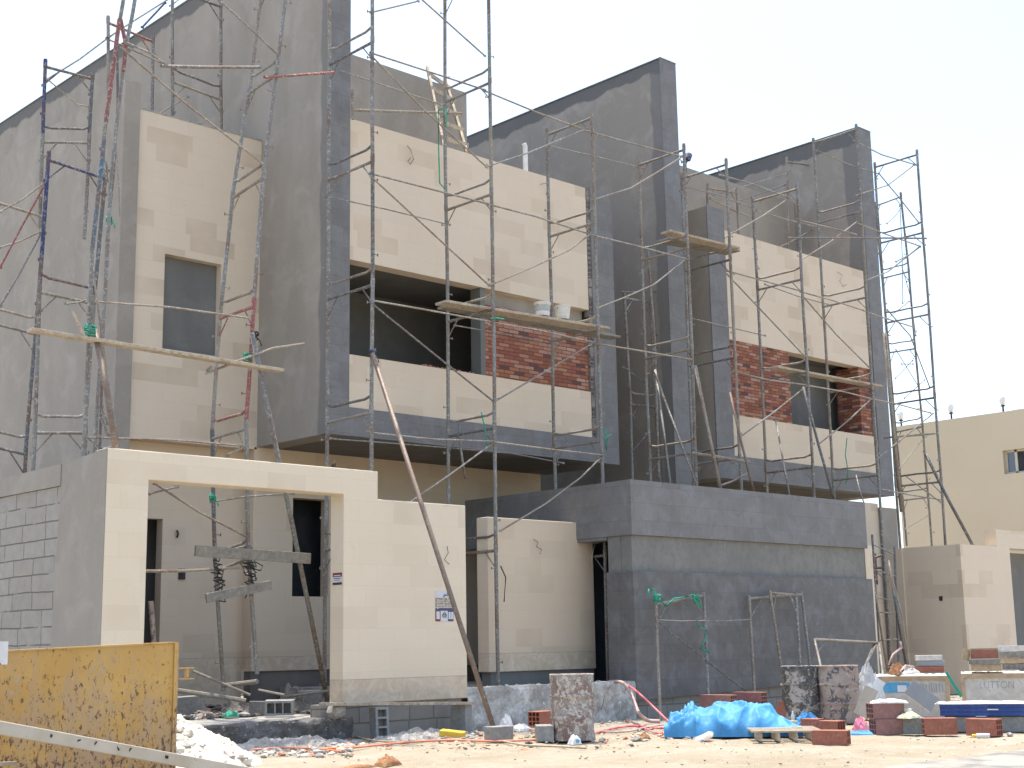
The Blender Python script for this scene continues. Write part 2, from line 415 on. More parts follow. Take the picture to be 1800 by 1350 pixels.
setc(nt, b, c, .95); bump(nt, b, noi(nt, 14, 9, v, .85), 1., .06); MT['rubbleslab_shade'] = m
MT['dark_step'] = m_noise('shaded_step_concrete', [(.10, .095, .09), (.17, .16, .145), (.07, .065, .06), (.4, .37, .33)], (2.5, 8), space='pos', bmp=(.8, .04))  # shade on the step's sunless front is put into this dark concrete colour
# raised floor slabs inside the plots
pf = MB().box(14.12, 17.9, 16.42, 21.05, .0, .57).box(18.4, 25, 16.5, 21, 0, .3)
tag(pf.build('forecourt_slab', 'conc'), kind='structure')
ESLAB = 1
# ================================================================ house with the tall left wall (house A)
YF, YB = 19.0, 21.1
PERF = m_noise('hollow_block_ends', [(.25, .22, .19), (.17, .13, .11), (.33, .31, .28)], (5, 20), space='pos')
def perf_strip(parent, x0, x1, z0, z1, y):
    b_ = MB(); zc = z0; w_ = (x1-x0)
    while zc < z1:
        h = .20
        skip = random.random() < .28
        if skip: b_.box(x0, x1, y-.012, y+.06, zc, zc+h-.012)
        else:
            b_.box(x0, x1, y+.10, y+.12, zc, zc+h)
            for a in (0, .5, 1): b_.box(x0+a*(w_-.014), x0+a*(w_-.014)+.014, y, y+.10, zc, zc+h)
            for a in (0, .5, 1): b_.box(x0+.014, x1-.014, y+.001, y+.10, zc+a*(h-.02), zc+a*(h-.02)+.02)
        zc += h+.005
    return b_.build('block_strip', PERF, parent)
def opening_room(parent, x0, x1, z0, z1, depth):
    """bare room seen through the long opening"""
    b_ = MB()
    b_.box(x0-.2, x1+.2, YF+depth, YF+depth+.12, z0-.5, z1+.12)
    b_.box(x0-.32, x0-.2, YF+.32, YF+depth, z0-.5, z1+.12).box(x1+.2, x1+.32, YF+.32, YF+depth, z0-.5, z1+.12)
    b_.box(x0-.2, x1+.2, YF+.32, YF+depth, z1+.12, z1+.22).box(x0-.2, x1+.2, YF+.32, YF+depth, z0-.5, z0-.4)
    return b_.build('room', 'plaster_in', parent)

hA = empty('house', (17, 24, 0), 'unfinished left house with a cream stone box and half-laid red brick in its opening', 'house')
# tall fin wall: plaster side, dark stone front edge
fin = MB().box(13.6, 14.05, YF+.03, 40, 4.76, 14.27).build('fin_wall', 'plaster_fin1', hA)
tag(fin, 'tall grey plastered wall rising above the roof')
MB().box(13.585, 14.065, YF, YF+.03, 4.755, 14.275).build('stone_edge', 'dark', fin)
MB().box(13.58, 14.07, YF-.01, 40, 14.275, 14.30).build('coping', 'conc_band', fin)
# box: dark frame (bottom fascia + right upright), cream parapet, cream lower band
fr = MB().box(14.066, 20.15, YF, YF+.3, 4.76, 5.25).box(20.152, 20.8, YF, YB, 4.76, 10.47)
fr.build('box_frame', 'dark', hA)
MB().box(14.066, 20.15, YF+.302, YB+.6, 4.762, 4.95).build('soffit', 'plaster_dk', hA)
MB().box(14.066, 20.04, YF+.02, YF+.3, 7.85, 10.42).build('parapet', 'cream', hA)
MB().box(14.066, 20.04, YF+.02, YF+.3, 5.252, 6.17).build('lower_stone_band', 'cream', hA)
perf_strip(hA, 20.045, 20.148, 5.26, 10.2, YF+.02)
bp = MB()
top = []
n = 60
for i in range(n+1):
    x = 17.25+2.78*i/n
    z = 7.60-.05*(i/n)+.0
    z = 7.58 if x < 18.1 else (7.50 if x < 19.2 else 7.44-.1*max(0, (x-19.6)))
    top.append((x, round(z/.068)*.068))
poly = [(17.25, 6.172), (20.03, 6.172)]+top[::-1]
bp.prism(poly, 'Y', YF+.06, YF+.2)
bpo = bp.build('brick_panel', 'brickface', hA); tag(bpo, 'half-laid panel of red brick slips')
MB().box(17.25, 20.03, YF+.202, YF+.3, 6.172, 7.85).build('backing_wall', 'plaster', hA)
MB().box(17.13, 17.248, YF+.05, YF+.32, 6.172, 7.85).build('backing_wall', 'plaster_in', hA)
opening_room(hA, 14.07, 20.0, 6.2, 7.87, 2.3)
# upper body behind the parapet and main ground floor
MB().box(14.066, 20.8, YB+.6, 34, 7.99, 9.8).box(14.066, 20.8, YF+.302, YB+.6, 9.6, 9.8).build('roof', 'conc', hA)
p1 = at(820, 163, 'Y', 21.7); p0 = at(614, 95, 'Y', 21.7)
MB().box(14.07, p1.x, 21.7, 27, 9.82, p1.z).build('stair_tower', 'plaster', hA)
MB().box(p1.x, p1.x+3, 24.5, 24.7, 9.82, 12.75).build('roof_wall', 'plaster', hA)
# left wing: cream window wall over a recessed ground floor
ww = MB().wall(11.1, 13.598, 4.72, 10.46, YB, YB+.3, [(11.68, 12.8, 6.30, 7.97)]).build('window_wall', 'cream_win', hA)
MB().box(11.66, 12.82, YB+.16, YB+.30, 6.28, 7.99).build('window_infill', 'plaster_in', ww)
MB().box(11.09, 13.6, YB-.008, YB+.3, 10.462, 10.49).build('coping', 'conc', ww)
MB().box(10.80, 11.098, YB-.06, YB+.32, .3, 10.9).build('pilaster', 'plaster', hA)
MB().box(10.85, 11.0, YB+.322, 38, 0, 10.9).build('side_wall', 'plaster', hA)
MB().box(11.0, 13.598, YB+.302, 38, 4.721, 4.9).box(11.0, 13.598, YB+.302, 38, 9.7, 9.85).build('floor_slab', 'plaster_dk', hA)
MB().wall(11.0, 13.549, 0, 4.719, 21.40, 21.60, [(11.15, 11.95, .3, 3.43)]).build('ground_wall', 'cream_inner', hA)
dr = at(285, 1000, 'Y', 22.6)
MB().box(11.0, 13.5, 22.1, 22.2, 0, 4.7).build('room_back', 'plaster_in', hA)
MB().box(11.0, 13.5, 21.61, 22.09, .0, .29).build('room_floor', 'plaster_dk', hA)
MB().wall(13.55, 20.62, .86, 4.758, YB, YB+.25, [(14.38, 15.17, 2.15, 3.91)]).build('ground_wall', 'cream_inner', hA)
MB().box(13.55, 13.70, YB+.252, 21.7, .86, 4.758).build('ground_wall', 'cream_inner', hA)
MB().box(13.57, 20.6, YB+.04, YB+.25, 0, .858).build('plinth', 'plaster_dk', hA)
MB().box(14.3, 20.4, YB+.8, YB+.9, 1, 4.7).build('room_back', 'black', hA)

# ================================================================ second house (house B)
hB = empty('house', (27, 24, 0), 'unfinished right house with a finished red brick panel left of its opening', 'house')
f2 = MB().box(22.55, 23.05, YF+.03, 40, 0, 13.95).build('fin_wall', 'plaster_fin2', hB)
MB().box(22.535, 23.065, YF, YF+.03, 0, 13.96).build('stone_edge', 'dark', f2)
MB().box(22.53, 23.07, YF-.01, 40, 13.961, 13.985).build('coping', 'conc_band', f2)
f3 = MB().box(30.36, 30.9, YF+.03, 40, 4.72, 14.27).build('fin_wall', 'plaster_fin3', hB)
MB().box(30.345, 30.915, YF, YF+.03, 4.715, 14.28).build('stone_edge', 'dark', f3)
MB().box(30.34, 30.92, YF-.01, 40, 14.281, 14.305).build('coping', 'conc_band', f3)
bl = MB().box(23.97, 24.55, YF+.03, YB, 4.72, 10.85).build('box_frame', 'plaster', hB)
MB().box(23.955, 24.555, YF, YF+.03, 4.715, 10.86).build('stone_edge', 'dark', bl)
MB().box(24.556, 30.34, YF, YF+.3, 4.72, 5.24).build('fascia', 'dark', hB)
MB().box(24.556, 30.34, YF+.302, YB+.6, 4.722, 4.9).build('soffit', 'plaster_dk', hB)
MB().box(24.556, 30.18, YF+.02, YF+.3, 7.87, 10.40).build('parapet', 'cream', hB)
MB().box(24.556, 30.18, YF+.02, YF+.3, 5.242, 6.16).build('lower_stone_band', 'cream', hB)
perf_strip(hB, 30.19, 30.34, 5.3, 9.8, YF+.02)
tag(MB().box(24.6, 26.8, YF+.03, YF+.28, 6.162, 7.868).build('brick_panel', 'brickface', hB), 'finished panel of red brick slips')
tag(MB().box(29.72, 30.18, YF+.05, YF+.7, 6.162, 7.868).build('brick_panel', 'brickface', hB), 'narrow brick return at the right end of the opening')
opening_room(hB, 24.6, 29.9, 6.2, 7.87, 1.0)
MB().box(23.05, 30.34, YB, YB+.25, 0, 12.74).build('upper_wall', 'plaster', hB)
MB().box(24.55, 30.34, YF+.302, YB, 9.6, 9.8).build('roof', 'conc', hB)
MB().box(20.8, 22.55, YB+.2, YB+.4, 0, 9.6).build('link_wall', 'plaster_dk', hB)
MB().box(24.4, 29.3, YB-.3, YB-.02, 0, 4.72).build('ground_wall', 'cream_inner', hB)
qa, qb, qc = at(1553, 950, 'Y', 20.2), at(1579, 950, 'Y', 20.2), at(1565, 893, 'Y', 20.2)
MB().box(qa.x, qb.x, 20.2, 26, 0, qc.z).build('side_block', 'plaster', hB)
MB().box(29.302, qa.x-.002, 20.3, 20.6, 0, 4.71).build('ground_wall', 'cream', hB)
MB().box(qa.x-1.1, qa.x-.3, 20.25, 20.297, 2.6, 3.4).build('brick_patch', 'brickface', hB)
MB().box(26.2, 28.2, 18.3, 18.4, 0, 2.6).build('inner_low_wall', 'plaster_dk', hB)

# ================================================================ street walls
gw = MB().wall(8.2, 12.44, .47, 3.75, 16.1, 16.42, [(8.78, 11.834, .0, 3.37)])
gw.v = [v for v in gw.v]
poly = [(8.2, -.02), (8.78, -.02), (8.78, 3.38), (11.834, 3.38), (11.834, .47), (14.12, .47), (14.12, 3.34), (12.44, 3.34), (12.44, 3.745), (8.2, 3.745)]
gate = MB().prism(poly, 'Y', 16.1, 16.42).build('gate_wall', 'cream_gate', bevel=.012)
tag(gate, 'cream stone gateway wall with a square opening and stepped top', 'wall')
MB().box(11.5, 14.05, 16.16, 16.4, 0, .468).build('footing', 'footing', gate)
MB().box(8.19, 8.21, 16.105, 16.41, 0, 3.735).build('plaster_edge', 'plaster', gate)
# neighbour side wall: rendered strip, then open blockwork
bw = MB().prism([(16.43, -.02), (17.55, -.02), (17.35, 3.67), (16.43, 3.72)], 'X', 8.2, 8.42)
bwo = bw.build('block_wall', 'plaster'); tag(bwo, 'grey blockwork side wall with a plastered end beside the gateway', 'wall')
MB().prism([(17.545, -.02), (24, -.02), (24, 3.42), (17.36, 3.38)], 'X', 8.215, 8.42).build('blockwork', 'block', bwo)
MB().prism([(17.36, 3.385), (24, 3.425), (24, 3.62), (17.36, 3.67)], 'X', 8.19, 8.44).build('ring_beam', 'plaster', bwo)
# inner free-standing cream wall
c2 = MB().box(15.763, 18.3, 17.42, 17.70, .80, 3.35).build('stone_wall', 'cream_inner', bevel=.012)
tag(c2, 'free-standing cream stone wall behind the rusty barrel, beside the dark doorway', 'wall')
MB().box(15.83, 18.3, 17.47, 17.68, .57, .798).build('base', 'plaster_in', c2)
# low street wall
lw = MB(); n = 60
def rough_face(x0, x1, y, z0, z1, nx_, nz_, amp, seed):
    b_ = MB()
    for j in range(nz_+1):
        for i in range(nx_+1):
            x, z = x0+(x1-x0)*i/nx_, z0+(z1-z0)*j/nz_
            d = amp*mnoise.noise(Vector((x*3.5, seed, z*5)))+amp*.5*mnoise.noise(Vector((x*11, seed, z*12)))
            b_.v.append((x, y+d-(.03 if j == nz_ else 0)+.05*(j == nz_), z+(amp*mnoise.noise(Vector((x*4, 9, seed))) if j == nz_ else 0)))
    k = nx_+1
    b_.f = [[j*k+i, j*k+i+1, (j+1)*k+i+1, (j+1)*k+i] for j in range(nz_) for i in range(nx_)]; b_.m = [0]*len(b_.f)
    o = len(b_.v); b_.v += [(p[0], y+.32, p[2]) for p in b_.v[nz_*k:nz_*k+k]]
    b_.f += [[nz_*k+i, nz_*k+i+1, o+i+1, o+i] for i in range(nx_)]; b_.m += [0]*nx_
    return b_
es = rough_face(8.3, 11.9, 15.95, -.02, .30, 90, 10, .05, 5)
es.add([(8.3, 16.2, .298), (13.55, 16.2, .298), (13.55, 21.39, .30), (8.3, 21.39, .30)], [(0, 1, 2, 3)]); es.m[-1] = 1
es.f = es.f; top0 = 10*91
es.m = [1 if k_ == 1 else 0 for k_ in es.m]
tag(es.build('entrance_slab', ['dark_step', 'rubbleslab_shade'], weld=False), kind='structure')
lwo = rough_face(14.12, 17.86, 16.1, -.02, .61, 70, 12, .028, 1).build('low_wall', 'whitecem', weld=False, smooth=False)
tag(lwo, 'low rough concrete wall splashed with white lime behind the rusty barrel', 'wall')
# grey stone entrance block
ge = empty('stone_wall', (21.4, 16.1, 0), 'dark grey stone street wall with a pale concrete band, behind the barrels', 'wall')
MB().box(17.88, 25.05, 16.1, 16.40, 3.05, 3.995).build('top_band', 'dark', ge)
MB().box(17.88, 18.12, 16.402, 20.4, 3.05, 3.99).box(17.90, 18.12, 16.715, 17.42, 2.99, 3.048).build('side_beam', 'dark', ge)
MB().box(17.93, 24.99, 16.16, 16.40, 2.43, 3.048).build('concrete_band', 'conc_band', ge)
MB().box(17.92, 18.12, 16.402, 16.70, 2.43, 3.048).build('concrete_band', 'conc_band', ge)
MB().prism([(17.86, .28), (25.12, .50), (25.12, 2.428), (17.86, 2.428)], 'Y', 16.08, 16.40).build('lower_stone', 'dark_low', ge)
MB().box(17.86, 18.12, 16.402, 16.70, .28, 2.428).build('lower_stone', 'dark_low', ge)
MB().box(17.9, 25.1, 16.18, 16.40, -.02, .49).build('footing', 'footing', ge)
MB().box(19.3, 19.4, 16.5, 20, .3, 4).box(18.12, 19.3, 18.6, 18.7, .3, 4).build('inner_wall', 'black', ge)
MB().box(18.13, 25.0, 16.42, 21.0, 3.6, 3.7).build('canopy', 'plaster_dk', ge)
ct = MB().box(25.56, 25.84, 16.5, 16.8, 0, 3.16).build('stone_pier', 'cream'); tag(ct, 'narrow cream stone pier at the right end of the dark grey wall', 'pier')
# neighbour's boundary wall
nw = MB().prism([(28.74, 0), (30.98, 0), (30.98, 3.25), (34.5, 3.25), (34.5, 0), (36, 0), (36, 3.665), (30.40, 3.665), (30.40, 3.27), (28.74, 3.27)], 'Y', 16.1, 16.4).build('gate_wall', 'cream')
tag(nw, "neighbour's cream stone boundary wall with a gate opening, behind the tile pallets", 'wall')
MB().box(28.74, 28.98, 16.402, 17.55, 0, 3.268).box(28.70, 29.0, 17.552, 17.95, 0, 3.26).build('return_wall', 'cream', nw)
MB().box(29.0, 34.4, 16.6, 16.7, 0, 3.2).build('gate_leaf', 'plaster_in', nw)
# tan building behind
m, nt, b = new_mat('tan_paint'); v = pos(nt)
c = mixc(nt, rmp(nt, noi(nt, .25, 4, v), .35, .7), (.50, .415, .285), (.54, .45, .315)); setc(nt, b, c, .8); bump(nt, b, noi(nt, 20, 4, v), .15, .01); MT['tan'] = m
bx = 60.
ba, bb = at(1574, 750, 'X', bx), at(1800, 710, 'X', bx)
bg_ = empty('building', (bx+6, 30, 0), 'plain tan building with one sliding window, beyond the scaffold tower on the right', 'building')
wy0, wy1 = at(1800, 790, 'X', bx).y, at(1762, 790, 'X', bx).y
wz0, wz1 = at(1780, 832, 'X', bx).z, at(1780, 790, 'X', bx).z
wm = MB()
for (a, b2, z0, z1) in ((20, wy0, 0, ba.z), (wy1, ba.y, 0, ba.z), (wy0, wy1, 0, wz0), (wy0, wy1, wz1, ba.z)):
    wm.box(bx, bx+.35, a, b2, z0, z1)
wm.box(bx+.351, bx+14, 20, ba.y, 0, ba.z-.02)
wall_o = wm.build('wall', 'tan', bg_)
m, nt, b = new_mat('window_glass'); setc(nt, b, (.06, .075, .10), .08); b.inputs['Specular IOR Level'].default_value = 1; MT['glass'] = m
MT['frame_w'] = m_noise('pale_frame', [(.55, .5, .4), (.5, .45, .36)], (3, 10), bmp=None)
wf = MB()
for a, b2, z0, z1 in ((wy0, wy0+.1, wz0, wz1), (wy1-.1, wy1, wz0, wz1), ((wy0+wy1)/2-.06, (wy0+wy1)/2+.06, wz0, wz1), (wy0+.1, wy1-.1, wz0, wz0+.09), (wy0+.1, wy1-.1, wz1-.09, wz1)):
    wf.box(bx+.22, bx+.30, a, b2, z0, z1)
wfo = wf.build('window', 'frame_w', bg_)
MB().box(bx+.255, bx+.262, (wy0+wy1)/2+.06, wy1-.1, wz0+.09, wz1-.09).build('pane', 'glass', wfo)
MB().box(bx+.265, bx+.272, wy0+.1, (wy0+wy1)/2-.06, wz0+.09, wz1-.09).build('pane', 'black', wfo)
MT['lamp_w'] = m_noise('white_globe', [(.7, .7, .68), (.6, .6, .58)], (3, 10), bmp=None)
for i, (px_, py_) in enumerate(((1584, 742), (1672, 728), (1763, 716))):
    p = at(px_, py_, 'X', bx+.2)
    lab = ('lamp on the roof edge of the tan building, seen through the scaffold tower', 'lamp on the roof edge of the tan building, midway', 'lamp on the roof edge of the tan building, nearest the right edge')[i]
    t = empty('roof_lamp', (p.x, p.y, ba.z-.02), lab, 'lamp', 'small lamps on the tan roof edge')
    MB().tube([(p.x, p.y, ba.z-.03), (p.x, p.y, ba.z+.28)], .045).lathe((p.x, p.y, ba.z+.26), [(.03, 0), (.12, .03), (.12, .06), (0.02, .08)], 10).build('post', 'cable', t)
    MB().lathe((p.x, p.y, ba.z+.34), [(.06, 0), (.13, .08), (.15, .2), (.12, .38), (.04, .52), (.005, .56)], 12).build('globe', 'lamp_w', t, smooth=True)
p = at(1795, 703, 'X', bx+4)
tag(MB().box(bx+4, bx+6, p.y-1.2, p.y+.5, ba.z-.01, ba.z+.7).lathe((bx+5, p.y, ba.z+.7), [(.4, 0), (.4, .1), (.1, .15)], 12).build('water_tank', 'lamp_w'), 'white box tank on the roof of the tan building', 'tank')
# ================================================================ scaffolding
LOCK = []
def bent(a, b_, amp=.0, n=5):
    a, b_ = Vector(a), Vector(b_); o = Vector((J(1), J(1), J(1)))*amp
    return [a.lerp(b_, i/(n-1))+o*math.sin(math.pi*i/(n-1)) for i in range(n)]
def frame(parent, f0, r0, f1, r1, mats, posts=True, first=False, curved=True):
    """one H-frame: bottoms f0/r0, tops f1/r1 (front/rear post); two posts, bottom tie, top tie, gussets, lock pins"""
    f0, r0, f1, r1 = map(Vector, (f0, r0, f1, r1))
    L = (f1-f0).length
    lf = lambda d: f0.lerp(f1, d/L); lr = lambda d: r0.lerp(r1, d/L)
    b_ = MB()
    t = .13
    b_.tube([lf(L-t), lf(L-t).lerp(lr(L-t), .5), lr(L-t)], [.027, .022, .027])
    if not first:
        q = lf(.12).lerp(lr(.12), .5)+Vector((0, 0, -.008 if curved else 0))
        MB().tube([lf(.15), lf(.12).lerp(lr(.12), .15)+Vector((0, 0, -.012)), q, lf(.12).lerp(lr(.12), .85)+Vector((0, 0, -.012)), lr(.15)], .022).build('tie_bar', mats[0], parent)
    w_ = (f1-r1).length
    k = .27/w_
    b_.tube([lf(L-t-.30), lf(L-t).lerp(lr(L-t), k)], .0115, 5)
    b_.tube([lr(L-t-.30), lr(L-t).lerp(lf(L-t), k)], .0115, 5)
    fo = b_.build('frame', mats[0], parent)
    if posts:
        side = (f1-r1).normalized().cross(Vector((0, 0, 1)))
        for k_, (P, a, z) in enumerate(((lf, f0, f1), (lr, r0, r1))):
            pb = MB().tube(bent(a, z, .006), .0315, 8).tube([P(L-.14), P(L-.02)], .036, 8)
            for d in (L-.42, .38):
                s_ = 1 if random.random() < .5 else -1
                e = P(d)+side*.10*s_
                pb.tube([P(d), e], .008, 5).tube([e+Vector((0, 0, -.022)), e+Vector((0, 0, .022))], .011, 5)
            pb.build('post', mats[(k_+1) % len(mats)], fo)
    return fo
PM = ['pipe', 'pipe', 'pipe_tan', 'pipe', 'pipe_tan', 'pipe_dark']
def tower(parent, F, Rr, mats=None, curved=True):
    for i in range(len(F)-1):
        mm = (mats[i] if mats and mats[i] else (random.choice(PM), random.choice(PM[:5]), random.choice(PM[:5])))
        frame(parent, F[i], Rr[i], F[i+1], Rr[i+1], mm, first=(i == 0), curved=curved)
def stand(x, yf, yr, zs, top=None, tilt=(0, 0)):
    F = [(x+tilt[0]*(z-5)+J(.015), yf+J(.01), z) for z in zs]; Q = [(x+tilt[0]*(z-5)+J(.015), yr+J(.01), z) for z in zs]
    return F, Q
def brace(parent, pts, mat_='pipe', r=.0155, name='brace', Y=None):
    P = [at(p[0], p[1], 'Y', p[2] if len(p) > 2 else Y) for p in pts]
    b_ = MB().tube(P, r, 6)
    for e, d in ((P[0], P[1]), (P[-1], P[-2])):
        b_.obox(e, .03, .006, .02)
    return b_.build(name, mat_, parent)
LV = [.58, 2.90, 4.95, 7.0, 9.05, 11.1, 13.1, 15.1]

# --- run in front of the left house
sA = empty('scaffold', (15.8, 17.8, .57), 'three linked scaffold towers in front of the cream box with the bucket plank', 'scaffolding')
tower(sA, *stand(13.17, 17.2, 18.4, [.3]+LV[1:]), mats=[None, None, ('pipe_dark', 'pipe', 'pipe'), ('pipe', 'pipe_dark', 'pipe'), None, None, None])
tower(sA, *stand(15.76, 17.2, 18.4, LV), mats=[('pipe_tan', 'pipe', 'pipe'), None, None, ('pipe_tan', 'pipe', 'pipe'), None, None, None])
F, Q = stand(18.36, 17.2, 18.4, LV[:6]); tower(sA, F, Q)
for q in [[(652, 22), (735, 2)], [(738, -4), (852, 98)], [(652, 93), (760, 128), (852, 158)], [(853, 160), (940, 196), (1026, 228)], [(1028, 229), (1110, 252), (1198, 275)],
          [(652, 305), (760, 333), (856, 358)], [(858, 359), (940, 380), (1038, 412)], [(1040, 413), (1110, 430), (1206, 455)],
          [(653, 528), (740, 543), (866, 566)], [(867, 567), (940, 579), (1045, 602)], [(1048, 604), (1110, 614), (1216, 632)],
          [(855, 293), (930, 268), (1026, 228)], [(1040, 352), (1110, 330), (1160, 300), (1200, 275)], [(862, 501), (940, 468), (1000, 440), (1037, 412)],
          [(868, 707), (940, 664), (1044, 602)], [(1052, 541), (1100, 522), (1150, 500), (1207, 455)], [(656, 761), (760, 772), (868, 776)], [(870, 777), (970, 790), (1060, 800)],
          [(722, 882), (790, 835), (868, 778)], [(880, 933), (960, 885), (1020, 840), (1058, 803)]]:
    brace(sA, q, random.choice(['pipe', 'pipe_tan', 'pipe']), Y=17.2+random.uniform(-.05, .03))
for q in [[(652, 97), (742, 190), (856, 294)], [(652, 310), (860, 502)], [(654, 534), (760, 620), (868, 706)]]:
    brace(sA, q, random.choice(['pipe_dark', 'pipe_tan']), Y=17.16)
for q in [[(600, 125), (690, 155), (785, 187)], [(580, 771), (700, 780), (800, 788)], [(800, 788), (900, 797), (990, 814)], [(965, 256), (1050, 276), (1132, 296)], [(572, 345), (680, 368), (790, 395)], [(800, 572), (985, 605)]]:
    brace(sA, q, 'pipe', r=.012, Y=18.42)

# --- run in front of the right house
sB = empty('scaffold', (25.5, 17.8, .3), 'four linked scaffold towers in front of the right house, behind the dark grey wall', 'scaffolding')
for x, n in ((22.38, 6), (24.86, 6), (27.38, 7)):
    F, Q = stand(x, 17.2, 18.4, [.3]+LV[1:n]); tower(sB, F, Q)
F, Q = stand(21.02, 17.2, 18.4, [.3]+LV[1:6]); tower(sB, F, Q)
for q in [[(1265, 307), (1330, 326), (1386, 347)], [(1273, 418), (1340, 380), (1388, 348)], [(1278, 476), (1340, 493), (1406, 511)], [(1408, 513), (1460, 527), (1516, 545)], [(1518, 546), (1545, 556), (1606, 575)],
          [(1278, 482), (1350, 558), (1418, 630)], [(1410, 519), (1470, 588), (1527, 645)], [(1408, 457), (1460, 425), (1506, 390)], [(1289, 652), (1350, 668), (1420, 677)], [(1422, 678), (1480, 688), (1530, 700)], [(1532, 701), (1580, 711), (1636, 726)],
          [(1300, 769), (1360, 725), (1420, 677)], [(1438, 782), (1490, 740), (1532, 701)], [(1506, 392), (1555, 411), (1618, 433)], [(1500, 247), (1550, 272), (1607, 289)], [(1505, 343), (1560, 326), (1607, 290)], [(1400, 386), (1450, 398), (1505, 412)]]:
    brace(sB, q, random.choice(['pipe', 'pipe_tan']), Y=17.2)
for q in [[(1205, 328), (1265, 343), (1325, 366)], [(1331, 370), (1380, 385), (1440, 400)], [(1436, 264), (1490, 288), (1546, 306)], [(1218, 560), (1280, 575), (1345, 590)], [(1345, 500), (1400, 520), (1455, 535)]]:
    brace(sB, q, 'pipe', r=.012, Y=18.42)

# --- tall towers past the right end
sC = empty('scaffold', (30.2, 17.8, 0), 'tall scaffold tower standing past the right end of the right house', 'scaffolding')
F, Q = stand(30.05, 17.2, 18.4, [0, 1.0, 2.95, 4.98]+LV[3:7]); tower(sC, F, Q, curved=False)
for q in [[(1545, 305), (1580, 347), (1614, 390)], [(1575, 460), (1598, 448), (1617, 433)], [(1560, 545), (1600, 590), (1634, 680)], [(1545, 804), (1590, 768), (1640, 727)], [(1550, 860), (1600, 870), (1656, 879)], [(1520, 494), (1560, 478), (1617, 434)], [(1594, 838), (1620, 858), (1655, 884)]]:
    brace(sC, q, 'pipe', Y=17.2)
brace(sC, [(1383, 418), (1500, 418), (1628, 419)], 'pipe_dark', r=.022, name='pipe', Y=17.12)
sD = empty('scaffold', (34.5, 21.5, 0), 'far scaffold tower half hidden behind the tall one, beside the tan building', 'scaffolding')
def pl(pts, Y): return [at(p[0], p[1], 'Y', Y) for p in pts]
Fp = pl([(1638, 960), (1631, 866), (1621, 742), (1608, 605), (1597, 470), (1583, 338)], 20.4)
Qp = pl([(1594, 960), (1586, 872), (1574, 752), (1562, 612), (1550, 482), (1538, 355)], 21.6)
tower(sD, Fp, Qp, curved=False)
for q in [[(1559, 393), (1575, 378), (1586, 362)], [(1586, 470), (1600, 520), (1610, 590)], [(1582, 360), (1586, 450), (1587, 533)], [(1560, 560), (1598, 530)], [(1574, 665), (1604, 634)], [(1575, 615), (1615, 680)], [(1590, 700), (1625, 668)], [(1572, 835), (1625, 768)], [(1585, 640), (1605, 640)], [(1590, 930), (1634, 905)]]:
    brace(sD, q, 'pipe', r=.012, Y=20.4)

# --- towers in the gap between the houses
sE = empty('scaffold', (22, 20, 0), 'scaffold tower in the shaded gap between the two houses', 'scaffolding')
Fp = pl([(1113, 880), (1108, 700), (1097, 514)], 19.4); Qp = pl([(1163, 880), (1152, 705), (1143, 520)], 19.4)
tower(sE, Fp, Qp, mats=[('pipe_dark', 'pipe', 'pipe'), ('pipe', 'pipe', 'pipe')])
for q in [[(1092, 513), (1140, 513), (1192, 512)], [(1095, 645), (1145, 680)], [(1110, 795), (1145, 755)], [(1150, 590), (1205, 578)], [(1150, 612), (1215, 600)]]:
    brace(sE, q, 'pipe_dark', r=.013, Y=19.38)
MB().tube(pl([(1158, 840), (1151, 600), (1138, 430)], 19.0), .028).build('post', 'pipe', sE)

# --- tower in front of the window wall (leans slightly)
sW = empty('scaffold', (11.2, 17.8, .3), 'leaning scaffold tower in front of the cream window wall, seen through the gateway', 'scaffolding')
Fp = pl([(452, 1185), (436, 965), (433, 738), (447, 524), (464, 298), (487, 118), (506, -40)], 17.2)
Qp = pl([(393, 1215), (378, 988), (373, 755), (388, 545), (410, 335), (440, 150), (462, -30)], 18.2)
tower(sW, Fp, Qp, mats=[('pipe_tan', 'pipe', 'pipe'), ('pipe_tan', 'pipe', 'pipe_dark'), ('pipe_red', 'pipe_red', 'pipe_tan'), ('pipe_tan', 'pipe', 'pipe'), None, None])
for q in [[(213, 84), (330, 185), (462, 288)], [(385, 0), (440, 50), (488, 96)], [(222, 75), (262, 92), (292, 114)], [(166, 530), (300, 540), (437, 559)], [(155, 769), (300, 773), (431, 784)], [(272, 850), (350, 900), (434, 944)], [(262, 868), (311, 856)], [(400, 800), (428, 786)]]:
    brace(sW, q, random.choice(['pipe_tan', 'pipe']), Y=17.18)
brace(sW, [(372, 882), (432, 873), (515, 867)], 'pipe', r=.016, Y=17.3)
brace(sW, [(250, 1004), (330, 1003), (432, 997)], 'pipe_tan', r=.026, name='pipe', Y=17.1)
brace(sW, [(284, 116), (360, 118), (456, 118)], 'pipe', r=.026, name='pipe', Y=17.5)
brace(sW, [(466, 136), (520, 132), (587, 127)], 'pipe_red', r=.022, name='pipe', Y=17.1)

